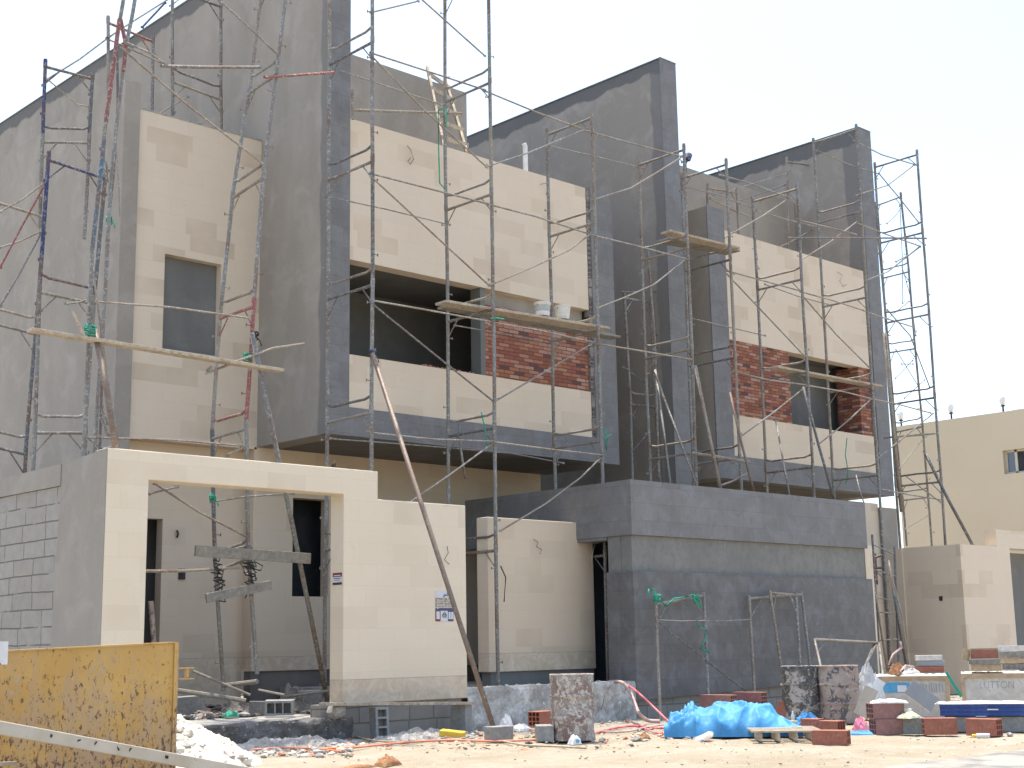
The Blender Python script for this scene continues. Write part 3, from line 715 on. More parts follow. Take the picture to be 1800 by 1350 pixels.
# --- left side towers
sL = empty('scaffold', (9, 19, 0), 'blue-topped scaffold tower between the blockwork side wall and the tall grey wall', 'scaffolding')
Fp = pl([(55, 880), (62, 745), (70, 498), (86, 266)], 19.0); Qp = pl([(150, 880), (150, 745), (166, 520), (186, 300)], 19.0)
tower(sL, Fp, Qp, mats=[('pipe', 'pipe', 'pipe'), ('pipe', 'pipe', 'pipe'), ('pipe_blue', 'pipe_blue', 'pipe_dark')])
brace(sL, [(0, 372), (40, 350), (82, 318)], 'pipe_tan', Y=19.2); brace(sL, [(0, 470), (40, 395), (80, 322)], 'pipe_red', Y=19.1)
brace(sL, [(0, 435), (35, 424), (73, 406)], 'pipe_tan', Y=19.2); brace(sL, [(0, 538), (35, 480), (72, 410)], 'pipe', Y=19.1)
brace(sL, [(152, 768), (180, 789), (205, 783)], 'pipe', Y=18.8)
brace(sL, [(117, 534), (140, 531), (155, 526)], 'pipe', Y=18.9)
sN = empty('scaffold', (8.7, 21, 0), 'scaffold tower at the left edge, its bars running out of the picture', 'scaffolding')
Fp = pl([(-40, 860), (-38, 764), (-34, 548), (-26, 335)], 20.6); Qp = pl([(40, 880), (46, 783), (64, 573), (79, 368)], 20.6)
tower(sN, Fp, Qp, mats=[('pipe_dark', 'pipe', 'pipe_dark'), ('pipe', 'pipe', 'pipe_dark'), ('pipe_tan', 'pipe', 'pipe_dark')])
sF = empty('scaffold', (10, 21, 8.8), 'dark top scaffold frame against the sky, above the tall grey wall', 'scaffolding')
Fp = pl([(70, 400), (75, 236), (80, 104)], 20.9); Qp = pl([(148, 420), (157, 236), (163, 128)], 20.9)
tower(sF, Fp, Qp, mats=[('pipe', 'pipe', 'pipe'), ('pipe_dark', 'pipe_blue', 'pipe_dark')])
brace(sF, [(82, 140), (140, 104), (188, 68)], 'pipe', Y=20.9); brace(sF, [(190, 66), (230, 40), (300, -4)], 'pipe', Y=20.9)
brace(sF, [(84, 140), (135, 183), (154, 187)], 'pipe_tan', r=.011, Y=20.85)
sU = empty('scaffold', (8.8, 17.3, 0), 'leaning red and blue scaffold post cluster left of the window wall', 'scaffolding')
def post(parent, pts, Y, mat_, r=.029): return MB().tube(pl(pts, Y), r, 8).build('post', mat_, parent)
post(sU, [(224, -40), (211, 34)], 17.2, 'pipe'); post(sU, [(210, 34), (200, 110), (186, 215)], 17.2, 'pipe_red', .032)
post(sU, [(186, 212), (182, 248)], 17.2, 'pipe'); post(sU, [(183, 246), (172, 350), (162, 440)], 17.2, 'pipe_teal', .031)
post(sU, [(162, 438), (157, 560), (152, 700), (144, 840)], 17.2, 'pipe', .03)
post(sU, [(244, -40), (232, 30), (222, 78)], 17.4, 'pipe'); post(sU, [(212, 34), (221, 78), (217, 125)], 17.3, 'pipe_red'); post(sU, [(216, 122), (205, 220), (194, 330), (186, 500), (172, 690), (164, 840)], 17.5, 'pipe', .027)
post(sU, [(206, 92), (207, 180), (200, 300), (188, 420), (182, 560), (174, 840)], 17.9, 'pipe_dark', .02)
for z0, z1 in ((300, 262), (318, 290), (745, 715), (765, 735)):
    brace(sU, [(190, z0), (178, z1)], 'pipe', r=.02, name='bar', Y=17.35)
post(sU, [(205, 268), (209, 330), (211, 388)], 17.25, 'pipe_tan', .01)
post(sU, [(164, 480), (175, 560), (187, 650), (209, 786)], 17.1, 'pipe_tan', .014)

# --- scaffolding on the roofs
sR = empty('scaffold', (12, 22, 9.9), 'scaffold frames standing on the roof above the cream window wall', 'scaffolding')
MB().box(11.0, 13.59, 21.41, 24, 9.851, 9.88).build('deck_board', 'wood_dk', sR)
tower(sR, pl([(189, 215), (190, 28)], 22.2), pl([(267, 240), (269, 62)], 22.2), mats=[('pipe_red', 'pipe_tan', 'pipe')])
tower(sR, pl([(304, 235), (303, 132), (303, -30)], 22.0), pl([(389, 255), (388, 165), (388, 0)], 22.0))
brace(sR, [(192, 70), (225, 84), (300, 118)], 'pipe_tan', Y=22); brace(sR, [(280, 200), (300, 188), (330, 170)], 'pipe', Y=22)
brace(sR, [(250, 48), (290, 5)], 'pipe_blue', r=.02, Y=22.1)
sS = empty('scaffold', (27, 21, 9.8), 'low scaffold frames on the roof in front of the right-hand grey fin wall', 'scaffolding')
def rooft(pts_f, pts_r, Y): tower(sS, pl(pts_f, Y), pl(pts_r, Y))
rooft([(1242, 420), (1244, 322)], [(1299, 430), (1295, 330)], 20.6)
rooft([(1386, 440), (1383, 276)], [(1440, 450), (1436, 285)], 20.6)
brace(sS, [(1243, 347), (1310, 327), (1383, 305)], 'pipe', Y=20.6); brace(sS, [(1243, 347), (1290, 370), (1320, 382)], 'pipe_tan', Y=20.6)
brace(sS, [(1296, 354), (1330, 343), (1380, 325)], 'pipe_dark', Y=20.7)
brace(sS, [(1372, 434), (1400, 420), (1445, 393)], 'pipe', Y=20.6)

# --- props: long tubes leaning on scaffold and walls
def prop(pa, Ya, pb, mat_, r, label, zb=None, group=None, mid=None):
    a = at(pa[0], pa[1], 'Y', Ya); b_ = at(pb[0], pb[1], 'Y', zb) if zb else at(pb[0], pb[1], 'Z', .0)
    P = [a, a.lerp(b_, .5)+Vector((J(.03), 0, -.02)), b_]
    o = MB().tube(P, r, 9).build('prop_pole', mat_, smooth=True)
    return tag(o, label, 'pole', group)
prop((655, 622), 17.1, (868, 1280), 'pipe_brown', .036, 'long rusty tube leaning from the scaffold down to a grey concrete block', zb=14.05)
prop((443, 585), 17.0, (576, 1232), 'pipe', .036, 'long grey tube leaning across the gateway opening', zb=17.6)
prop((1222, 643), 17.1, (1267, 862), 'pipe_tan', .034, 'thick pale prop tube leaning behind the dark wall, left of the loose frame bar', zb=16.6)
prop((1152, 650), 18.3, (1180, 862), 'pipe', .022, 'thin prop tube leaning in the gap, leftmost behind the dark wall', zb=17.2)
prop((1150, 652), 18.2, (1226, 856), 'pipe', .022, 'thin prop tube crossing the gap to the top of the dark wall', zb=16.8)
prop((1283, 690), 17.05, (1326, 868), 'pipe_brown', .026, 'rusty red prop tube under the lower corner of the red brick panel', zb=16.6)
prop((1412, 680), 17.1, (1468, 884), 'pipe_dark', .028, 'dark and white prop tube below the right house opening', zb=16.6)
prop((1363, 735), 18.2, (1388, 872), 'pipe', .02, 'thin prop tube under the cream band of the right house', zb=17.2)
prop((1505, 835), 17.3, (1519, 885), 'pipe', .014, 'short thin tube beside the right end of the dark wall', zb=17)
prop((165, 575), 17.05, (203, 784), 'pipe_brown', .04, 'thick brown tube tied to the plank with green cord, standing on the gate wall', zb=16.3)
prop((806, 740), 18.3, (818, 842), 'pipe', .022, 'short tube hanging below the cream box', zb=18.3)
prop((1624, 792), 17.1, (1712, 962), 'pipe_dark', .036, 'dark tube leaning from the tall right tower down to the neighbour wall', zb=16.3)
prop((1555, 585), 17.3, (1585, 900), 'pipe_tan', .045, 'thick tan tube strapped upright to the tall right tower', zb=17.5)
prop((1524, 960), 16.9, (1560, 1180), 'pipe', .024, 'thin tube leaning in the gap left of the neighbour wall', zb=16.6)
prop((1562, 985), 16.9, (1594, 1175), 'pipe_dark', .03, 'dark tube leaning against the neighbour wall corner', zb=16.6)
tp = at(1184, 793, 'Y', 17.0)
lb = MB(); a, b_ = at(1216, 796, 'Y', 17.05), at(1317, 812, 'Y', 17.05); lb.tube([a, b_], .032, 8); lb.tube([at(1282, 806, 'Y', 17.04), at(1296, 819, 'Y', 17.04)], .014)
tag(lb.build('loose_tube', 'pipe_tan'), 'pale horizontal tube lashed across the props at the gap', 'pole')
lb = MB().tube([at(1268, 853, 'Y', 16.9), at(1290, 845, 'Y', 16.9), at(1313, 832, 'Y', 16.9)], .022)
tag(lb.build('loose_tube', 'pipe_tan'), 'short bent tube at the foot of the two crossed props', 'pole')

# --- planks
def plank(pts, Y, w_, th, mat_, label, dy=0., name='plank'):
    a, b_ = at(pts[0][0], pts[0][1], 'Y', Y), at(pts[1][0], pts[1][1], 'Y', Y+dy)
    b2 = MB().bar(a, b_, w_, th)
    o = b2.build(name, mat_, bevel=.006); return tag(o, label, 'plank')
plank([(52, 580), (495, 652)], 16.95, .16, .045, 'wood', 'long pale plank crossing the window wall at mid height')
p1_ = plank([(775, 532), (1062, 579)], 17.45, .30, .045, 'wood', 'wide scaffold plank carrying the two paint buckets')
plank([(778, 540), (1082, 594)], 17.9, .28, .04, 'wood_dk', 'rear scaffold plank behind the one with the buckets')
plank([(1170, 408), (1292, 438)], 17.5, .26, .045, 'wood', 'short front plank on the scaffold between the two houses')
plank([(1165, 422), (1288, 444)], 17.95, .40, .04, 'wood_dk', 'wide rear plank on the scaffold between the two houses')
plank([(1360, 646), (1545, 680)], 17.5, .24, .045, 'wood', 'scaffold plank across the opening of the right house')
plank([(1560, 769), (1638, 763)], 17.6, .22, .04, 'wood_dk', 'short plank low on the tall right scaffold tower')
plank([(343, 968), (545, 982)], 16.9, .05, .15, 'wood_dk', 'horizontal board lashed to the scaffold inside the gateway')
plank([(362, 1052), (477, 1028)], 16.95, .04, .13, 'wood_dk', 'slanting board with cables tied round it inside the gateway')
plank([(380, 975), (440, 962)], 17.25, .07, .08, 'wood_dk', 'short stub of timber behind the lashed board in the gateway')
plank([(364, 652), (372, 645)], 17.0, .04, .04, 'wood_dk', 'small timber offcut on the leaning scaffold')
stk = MB().tube(pl([(362, 657), (430, 630), (480, 612), (535, 604)], 17.0), .018)
tag(stk.build('stick', 'pipe_tan'), 'thin stick tied across the red scaffold post with green cord', 'stick')
tag(MB().tube(pl([(128, 548), (148, 590)], 16.9), .018).build('stick', 'wood'), 'short stick end poking out by the green cord on the long plank', 'stick')
# buckets
m, nt, b = new_mat('bucket'); v = objc(nt); s_ = nd(nt, 'SeparateXYZ', i0=v)
ck = nd(nt, 'TexChecker', Scale=22., i0=nd(nt, 'CombineXYZ', i0=math_(nt, 'ARCTAN2', s_.outputs[0], s_.outputs[1]), i1=math_(nt, 'MULTIPLY', s_.outputs[2], 6.), i2=0.).outputs[0])
c = mixc(nt, math_(nt, 'MULTIPLY', rmp(nt, s_.outputs[2], .07, .08), rmp(nt, s_.outputs[2], .19, .2, 1, 0)), (.62, .61, .58), mixc(nt, ck.outputs[1], (.12, .15, .13), (.6, .6, .56)))
c = mixc(nt, rmp(nt, noi(nt, 14, 6, v, .7), .6, .66), c, (.42, .40, .35)); setc(nt, b, c, .45); MT['bucket'] = m
MT['bucket_b'] = m_noise('dirty_white_plastic', [(.60, .57, .50), (.5, .47, .40), (.66, .64, .6), (.3, .27, .22)], (5, 20), rough=.5)
def bucket(px, lab, mt_):
    a = at(px, 556+(px-954)*.17, 'Y', 17.45); t = empty('bucket', a, lab, 'bucket', 'paint buckets on the scaffold plank')
    MB().lathe(a, [(.001, 0), (.115, 0), (.12, .01), (.145, .20), (.15, .21), (.15, .225), (.135, .225), (.13, .05), (.001, .04)], 26).build('body', mt_, t, smooth=False)
    MB().lathe(a, [(.152, .212), (.156, .215), (.156, .245), (.14, .25), (.001, .25)], 26).build('lid', 'bucket_b', t)
    MB().tube([a+Vector((-.15*math.cos(q), -.02, .21-.11*math.sin(q))) for q in [i*math.pi/10 for i in range(11)]], .004, 5).build('handle', 'cable', t)
bucket(954, 'white paint bucket with a dark net pattern and lid', 'bucket'); bucket(989, 'plain off-white bucket right of the patterned one', 'bucket_b')
# ladder on the roof
ld = empty('ladder', at(790, 262, 'Y', 20.2), 'rough timber ladder leaning on the roof stair tower', 'ladder')
a0, a1 = at(781, 262, 'Y', 19.9), at(751, 118, 'Y', 21.5); b0, b1 = at(820, 268, 'Y', 19.9), at(783, 142, 'Y', 21.5)
MB().bar(a0, a1, .05, .09).build('rail', 'wood', ld); MB().bar(b0, b1, .05, .09).build('rail', 'wood', ld)
for k in (.12, .32, .52, .72, .9):
    MB().bar(a0.lerp(a1, k)+Vector((-.06, -.05, 0)), b0.lerp(b1, k-.03)+Vector((.06, -.05, 0)), .03, .09).build('rung', 'wood', ld)
# small things on the parapets
p = at(924, 303, 'Y', 19.3)
tag(MB().tube([p-Vector((0, 0, .6)), p+Vector((0, 0, .55)), p+Vector((-.03, 0, .6))], .05, 9).build('pipe_stub', 'lamp_w'), 'white plastic vent pipe rising behind the cream parapet', 'pipe')
p = at(1204, 296, 'Y', 18.3)
t = empty('lamp', p, 'small blue work lamp on top of the scaffold between the houses', 'lamp')
MB().tube([p-Vector((0, 0, .1)), p+Vector((.02, 0, .12)), p+Vector((.08, 0, .2))], .03, 8).build('arm', 'cable', t)
MB().lathe(p+Vector((.08, 0, .2)), [(.04, 0), (.075, .03), (.075, .16), (.03, .19), (0.001, .19)], 12, Matrix.Rotation(.5, 3, 'Y')).build('head', 'pipe_blue', t)
tag(MB().tube(pl([(619, 158), (620, 210)], 18.6), .028).tube(pl([(618, 193), (700, 196), (811, 199)], 18.6), .026).build('guard_rail', 'pipe_tan'), 'horizontal guard tube just above the cream parapet of the left house', 'rail')
# ================================================================ site materials
MT['red_clay'] = m_noise('red_clay_block', [(.30, .115, .075), (.36, .15, .10), (.24, .085, .06), (.42, .26, .2)], (3, 30))
MT['purple_clay'] = m_noise('mauve_clay_block', [(.27, .14, .125), (.33, .18, .15), (.22, .11, .10)], (3, 30))
MT['cblock'] = m_noise('concrete_block', [(.24, .24, .225), (.32, .315, .29), (.19, .185, .17), (.4, .39, .36)], (4, 22), bmp=(.5, .008))
MT['barrel'] = m_noise('cement_splashed_steel', [(.22, .15, .125), (.33, .29, .25), (.50, .46, .40), (.07, .06, .055)], (4, 14), bmp=(.6, .01), thr=((.42, .58), (.52, .56)))
MT['barrel_dk'] = m_noise('tarred_steel', [(.085, .08, .075), (.40, .36, .31), (.15, .14, .13), (.48, .45, .4)], (6, 14), bmp=(.6, .01), thr=((.50, .54), (.5, .6)))
MT['barrel_br'] = m_noise('brown_splashed_steel', [(.31, .24, .20), (.38, .32, .27), (.11, .10, .095), (.46, .41, .37)], (3, 7), bmp=(.6, .01), thr=((.45, .6), (.53, .57)))
MT['card'] = m_noise('cardboard', [(.40, .29, .17), (.48, .36, .23), (.33, .235, .14)], (3, 12))
MT['wrap'] = m_noise('dusty_wrap', [(.50, .46, .40), (.60, .57, .52), (.42, .38, .32)], (3, 12), rough=.5)
MT['blue_print'] = m_noise('blue_print', [(.06, .30, .52), (.10, .36, .58), (.2, .42, .6)], (3, 12), rough=.5)
MT['grey_print'] = m_noise('grey_print', [(.30, .31, .31), (.36, .36, .35)], (3, 12), rough=.6)
MT['blue_tile'] = m_noise('blue_glazed_tile', [(.018, .045, .17), (.03, .07, .24), (.06, .10, .26)], (2, 9), rough=.35)
MT['white'] = m_noise('white_foam', [(.70, .69, .66), (.62, .60, .56)], (3, 10))
MT['poly'] = m_noise('white_sheet', [(.62, .61, .58), (.52, .50, .45), (.7, .69, .67)], (3, 10), rough=.5)
MT['grey_slab'] = m_noise('grey_tile_slab', [(.26, .27, .27), (.29, .30, .30)], (3, 16))
MT['tan_slab'] = m_noise('tan_slab', [(.36, .31, .24), (.42, .37, .3)], (3, 16))
MT['pink'] = m_noise('pink_bag', [(.72, .22, .32), (.8, .34, .42)], (8, 20), rough=.4)
MT['yellow'] = m_noise('yellow_sponge', [(.74, .52, .07), (.66, .42, .06)], (5, 20))
MT['lemon'] = m_noise('pale_yellow_bag', [(.66, .62, .30), (.74, .72, .48)], (6, 16), rough=.4)
MT['hose_o'] = m_noise('orange_hose', [(.72, .22, .10), (.62, .30, .2)], (5, 20), rough=.5)
MT['hose_r'] = m_noise('red_hose', [(.55, .08, .12), (.62, .22, .22)], (5, 20), rough=.5)
MT['hose_p'] = m_noise('dusty_pink_hose', [(.42, .27, .24), (.5, .38, .34)], (5, 20), rough=.6)
MT['rubble'] = m_noise('broken_concrete', [(.32, .30, .26), (.45, .42, .37), (.24, .21, .18), (.55, .53, .48)], (2, 9), space='pos')
MT['rubble_r'] = m_noise('broken_clay', [(.42, .20, .13), (.36, .14, .09), (.5, .3, .22)], (2, 9), space='pos')
MT['rubble_w'] = m_noise('broken_plaster', [(.58, .52, .41), (.66, .60, .49), (.46, .39, .29)], (2, 9), space='pos')
MT['rubble_d'] = m_noise('dark_rubble', [(.14, .13, .12), (.22, .205, .18), (.09, .085, .08), (.3, .28, .25)], (2, 9), space='pos')
MT['brown_p'] = m_noise('dry_brown_paper', [(.34, .16, .07), (.46, .25, .12), (.22, .1, .05)], (4, 12))
MT['green_b'] = m_noise('green_plastic', [(.02, .26, .15), (.03, .33, .2)], (4, 12), rough=.4)

m, nt, b = new_mat('yellow_steel'); v = pos(nt); s_ = nd(nt, 'SeparateXYZ', i0=v)
st = nd(nt, 'Mapping', i0=v); st.inputs[3].default_value = (1, 1, .5)
low = rmp(nt, s_.outputs[2], .25, 1.25, 1, .0)
c = mixc(nt, rmp(nt, noi(nt, 2.5, 4, v), .4, .65), (.50, .285, .075), (.56, .34, .10))
f = math_(nt, 'ADD', noi(nt, 4.5, 9, st.outputs[0], .78, .5), math_(nt, 'MULTIPLY', low, .15))
c = mixc(nt, rmp(nt, f, .50, .68, 0, .9), c, (.42, .29, .17))
c = mixc(nt, rmp(nt, math_(nt, 'ADD', noi(nt, 26, 8, st.outputs[0], .8, .3), math_(nt, 'MULTIPLY', low, .07)), .585, .61), c, (.13, .07, .045))
c = mixc(nt, rmp(nt, noi(nt, 5.1, 4, st.outputs[0], .5, 1.), .64, .68, 0, .7), c, (.36, .34, .30))
c = mixc(nt, rmp(nt, noi(nt, 7, 6, v, .7, 2.), .70, .715), c, (.6, .56, .5))
sc = nd(nt, 'Mapping', i0=v); sc.inputs[2].default_value = (0, .5, 0); sc.inputs[3].default_value = (16, 1, 1.6)
c = mixc(nt, rmp(nt, noi(nt, 2.3, 5, sc.outputs[0], .7), .70, .73), c, (.14, .07, .04))
setc(nt, b, c, .55); bump(nt, b, noi(nt, 12, 8, v, .75), .35, .01); MT['ysteel'] = m

# ================================================================ helpers for loose things
def az(px): return YAW+math.atan((px-900)/FPX)
def gp(px, py, z=0.): return at(px, py, 'Z', z)
def gy(px, Y): p = at(px, 1285, 'Y', Y); return Vector((p.x, Y, 0))
def put(o, p, rz=0., rx=0., ry=0.):
    o.location = p; o.rotation_euler = (rx, ry, rz); return o
def block_mesh(L, W, H, nx, nz, mt_, name='clay_block', wall_=.014, bev=.004):
    """hollow block, cells running along the length (X)"""
    b_ = MB(); holes = []
    cw, ch = (W-wall_*(nx+1))/nx, (H-wall_*(nz+1))/nz
    for i in range(nx):
        for j in range(nz):
            x = -W/2+wall_+i*(cw+wall_); z = wall_+j*(ch+wall_); holes.append((x, x+cw, z, z+ch))
    b_.wall(-W/2, W/2, 0, H, -L/2, L/2, holes)
    b_.v = [(y, x, z) for x, y, z in b_.v]
    # middle diaphragm so you cannot see straight through
    b_.box(-.01, .01, -W/2+wall_, W/2-wall_, wall_, H-wall_)
    o = b_.build(name, mt_, bevel=0); o.modifiers.new('b', 'BEVEL').width = bev*.5
    return o
def hollow(px, py, phi, label, kind='red', z=0., dims=(.40, .20, .20), cells=(3, 3), rx=0., ry=0., group='clay blocks lying about'):
    o = block_mesh(*dims, *cells, {'red': 'red_clay', 'mauve': 'purple_clay', 'grey': 'cblock'}[kind], name='clay_block' if kind != 'grey' else 'concrete_block', wall_=.014 if kind != 'grey' else .035)
    p = gp(px, py, z); put(o, p, -az(px)+phi, rx, ry)
    return tag(o, label, 'block', group)
def rock(c, r, seed, flat=.7, n=1):
    bm = bmesh.new(); bmesh.ops.create_icosphere(bm, subdivisions=n, radius=1)
    s0 = Vector((seed*3.1, seed*1.7, seed))
    sx, sy, sz = r*random.uniform(.7, 1.3), r*random.uniform(.7, 1.3), r*flat*random.uniform(.6, 1.2)
    a = random.random()*6.28; M_ = Matrix.Rotation(a, 3, 'Z') @ Matrix.Rotation(J(.5), 3, 'X')
    vs = []
    for v_ in bm.verts:
        q = Vector(v_.co); q = q*(1+.45*mnoise.noise(q*1.3+s0)); q = M_@Vector((q.x*sx, q.y*sy, q.z*sz)); vs.append(Vector(c)+q)
    fs = [[v_.index for v_ in f.verts] for f in bm.faces]; bm.free(); return vs, fs
def scatter(name, mt_, n, fn, label, r0, r1, flat=.6, sub=1):
    b_ = MB()
    mats = mt_ if isinstance(mt_, list) else [mt_]
    for i in range(n):
        x, y, z = fn()
        r = r0+(r1-r0)*random.random()**2.5
        b_.mi(random.randrange(len(mats))).add(*rock((x, y, z+r*.2), r, random.random()*50, flat, sub))
    o = b_.build(name, mats, weld=False); return tag(o, label, None, kind='stuff')

# ================================================================ barrels
def barrel(px, py, mt_, label, r=.285, H=.85, seed=0, tilt=0.):
    p = gp(px, py); t = empty('oil_barrel', p, label, 'barrel', 'steel barrels')
    prof = [(r-.012, .02), (r, 0), (r+.004, .012), (r, .03)]
    for i in range(1, 66):
        z = .03+(H-.06)*i/66; q = r
        for zc in (.34, .67):
            d = abs(z/H-zc)
            if d < .024: q = r+.020*(1-d/.024)
        prof.append((q, z))
    prof += [(r, H-.03), (r+.008, H-.012), (r+.006, H), (r-.008, H-.004), (r-.01, H-.05), (r-.012, H-.4), (.001, H-.42)]
    b_ = MB().lathe((0, 0, 0), prof, 44)
    vs = []
    for x, y, z in b_.v:
        n_ = Vector((x, y, 0)).normalized() if x*x+y*y > .01 else Vector((0, 0, 0))
        d = .022*mnoise.noise(Vector((x*4, y*4, z*3.2+seed)))+.008*mnoise.noise(Vector((x*13, y*13, z*11+seed)))
        vs.append(Vector((x, y, z))+n_*d*(1 if z < H-.02 else .5)+p)
    b_.v = [tuple(v_) for v_ in vs]
    b_.build('body', mt_, t, smooth=True)
    c_ = MB().lathe(p, [(r-.02, H-.30), (.001, H-.30)], 24); c_.build('contents', 'rubble', t)
    return t
barrel(1008, 1301, 'barrel', 'battered barrel splashed with red and white paint, standing alone by the low wall', seed=3)
barrel(1411, 1271, 'barrel_dk', 'black tar-stained barrel, left one of the pair', seed=8)
barrel(1478, 1271, 'barrel_br', 'brown barrel with a black middle band, right one of the pair', r=.30, seed=14)

# ================================================================ blocks near the pier
hollow(952, 1258+18, .95, 'red hollow clay block on a pale block, left of the lone barrel', z=.13, dims=(.36, .2, .2))
o = hollow(972, 1281, .6, 'red hollow clay block half hidden behind the lone barrel', z=0., dims=(.3, .2, .2)); 
o = block_mesh(.4, .2, .2, 1, 1, 'cblock', 'concrete_block', .04); put(o, gp(876, 1303), -az(876)+.85); tag(o, 'grey concrete block holding the foot of the long tube', 'block', 'grey concrete blocks')
o = MB().box(-.17, .17, -.1, .1, 0, .2).build('concrete_block', 'cblock', bevel=.008); put(o, gp(877, 1304), -az(876)+.75)
bpy.data.objects.remove([q for q in col.objects if q.get('label') == 'grey concrete block holding the foot of the long tube'][0])
tag(o, 'grey concrete block holding the foot of the long tube', 'block', 'grey concrete blocks')
o = MB().box(-.11, .11, -.2, .2, 0, .2).build('concrete_block', 'cblock', bevel=.008); put(o, gp(957, 1302), -az(957)+.08); tag(o, 'grey concrete block seen end-on just left of the lone barrel', 'block', 'grey concrete blocks')
o = MB().box(-.1, .1, -.1, .1, 0, .2).build('concrete_block', 'cblock', bevel=.008); put(o, gp(952, 1278), .3); tag(o, 'small pale block under the red block beside the lone barrel', 'block', 'grey concrete blocks')
# hollow block standing on end, cells to the right-front
b_ = MB().wall(-.1, .1, 0, .42, -.1, .1, [(-.065, .065, .035, .135), (-.065, .065, .165, .26), (-.065, .065, .29, .385)]); b_.box(-.07, .07, .02, .035, .03, .39)
o = b_.build('concrete_block', 'cblock'); put(o, gy(668, 15.78), -az(668)+.45, rx=R(-5)); tag(o, 'grey hollow block stood on end, its three cells showing, under the cream pier', 'block', 'grey concrete blocks')
o = MB().box(-.13, .13, -.1, .1, 0, .42).build('concrete_block', 'cblock', bevel=.01); put(o, gy(811, 15.86), -az(811)-.5); tag(o, 'grey solid block stood on end under the right end of the board', 'block', 'grey concrete blocks')
b_ = MB().add(*rock(at(592, 1250, 'Y', 15.95), .17, 3, 1.1, 2)); tag(b_.build('broken_block', 'rubble'), 'broken lump of concrete under the left corner of the cream pier', 'rubble')
a_, c_ = at(566, 1238, 'Y', 15.85), at(829, 1236, 'Y', 15.75)
tag(MB().bar(a_, c_, .16, .04).build('board', 'wood', bevel=.004), 'thin board lying along the foot of the cream pier', 'plank')
b_ = MB().box(-.17, .17, -.09, .09, 0, .09); o = b_.build('sponge', 'yellow', bevel=.012); put(o, gp(795, 1296), -az(795)-.25, rx=R(4), ry=R(6)); tag(o, 'bright yellow sponge block lying in the rubble', 'sponge')
def crumple(name, mt_, p, sx, sy, h, seed, label, cat, n=26, amp=.35, rz=0.):
    b_ = MB()
    for j in range(n+1):
        for i in range(n+1):
            u, v_ = 2*i/n-1, 2*j/n-1
            k = max(0, 1-u*u)*max(0, 1-v_*v_)
            q = Vector((u*2.3, v_*2.3, seed))
            z = h*(k**.5)*(1+amp*1.2*mnoise.noise(q))+h*.35*k**.3*abs(mnoise.noise(q*2.7))+.004
            b_.v.append((sx*(u+.12*mnoise.noise(q+Vector((9, 0, 0)))), sy*(v_+.12*mnoise.noise(q+Vector((0, 9, 0)))), max(z, 0)))
    k = n+1
    b_.f = [[j*k+i, j*k+i+1, (j+1)*k+i+1, (j+1)*k+i] for j in range(n) for i in range(n)]; b_.m = [0]*len(b_.f)
    o = b_.build(name, mt_, smooth=False, weld=False); put(o, p, rz); return tag(o, label, cat)
crumple('foam_piece', 'white', gp(890, 1284), .11, .08, .19, 3, 'white sheet of foam sticking up behind the grey block at the tube foot', 'foam', rz=.3)
crumple('plastic_bag', 'poly', gp(916, 1284), .14, .1, .08, 5, 'crumpled clear bag on the ground between the two grey blocks', 'bag')
pc = empty('paper_cup', gp(1010, 1308), 'torn white carton with a blue patch at the foot of the lone barrel', 'litter')
o = crumple('carton', 'white', (0, 0, 0), .085, .05, .10, 7, None, None, n=10); o.parent = pc; o.location = (0, 0, 0); del_ = [o.pop(k_) for k_ in list(o.keys()) if k_ in ('label', 'category')]
o2 = MB().box(-.02, .03, -.052, -.045, .02, .06).build('patch', 'blue_print'); o2.parent = pc; o2.location = (0.01, -.05, .02)
crumple('brown_paper', 'brown_p', gp(682, 1346), .13, .09, .09, 11, 'crumpled dry brown paper at the bottom edge of the picture', 'litter')
crumple('brown_paper', 'brown_p', gp(630, 1350), .22, .05, .03, 12, 'flat strip of brown paper left of the crumpled one', 'litter')

# ================================================================ hoses and wires
def hose(pts, mt_, r, label, z=None, name='hose', cat='hose'):
    P = []
    for q in pts:
        P.append(gp(q[0], q[1], q[2] if len(q) > 2 else .02))
    # Catmull-Rom through the points
    Q = []
    for i in range(len(P)-1):
        a, b_, c_, d = P[max(i-1, 0)], P[i], P[i+1], P[min(i+2, len(P)-1)]
        for k in range(6):
            t = k/6; Q.append(.5*((2*b_)+(c_-a)*t+(2*a-5*b_+4*c_-d)*t*t+(3*b_-a-3*c_+d)*t**3))
    Q.append(P[-1])
    return tag(MB().tube(Q, r, 7).build(name, mt_, smooth=True), label, cat)
hose([(565, 1316), (620, 1314), (680, 1308), (740, 1303), (800, 1301), (862, 1303), (905, 1302), (948, 1300)], 'hose_o', .015, 'orange hose on the sand in front of the cream pier')
hose([(440, 1318), (500, 1314), (560, 1316), (600, 1321)], 'hose_o', .010, 'faded orange cord on the sand left of the pier', name='cord', cat='cord')
hose([(1103, 1204, .56), (1120, 1216, .52), (1150, 1244, .3), (1180, 1272, .1), (1196, 1278, .03)], 'hose_r', .016, 'red hose running down from the dark doorway to the blue tarp')
hose([(1072, 1198, .60), (1096, 1201, .60), (1110, 1222, .42), (1122, 1252, .2), (1138, 1266, .05), (1160, 1268, .03)], 'hose_p', .03, 'thick dusty hose bending over the low wall')
hose([(1040, 1290), (1080, 1280), (1120, 1276), (1160, 1280), (1195, 1276)], 'hose_r', .015, 'red hose lying between the barrel and the blue tarp')
hose([(1060, 1286), (1100, 1286), (1140, 1278), (1180, 1272), (1215, 1270)], 'hose_p', .014, 'dusty pink hose lying behind the red one')
hose([(1120, 1272), (1150, 1288), (1190, 1290)], 'hose_r', .012, 'short loop of thin red hose by the tarp corner')
hose([(1064, 1216, .5), (1058, 1245, .2), (1052, 1262, .05)], 'wire_tan', .007, 'thin pale wire hanging over the low wall near the barrel', name='wire', cat='wire')
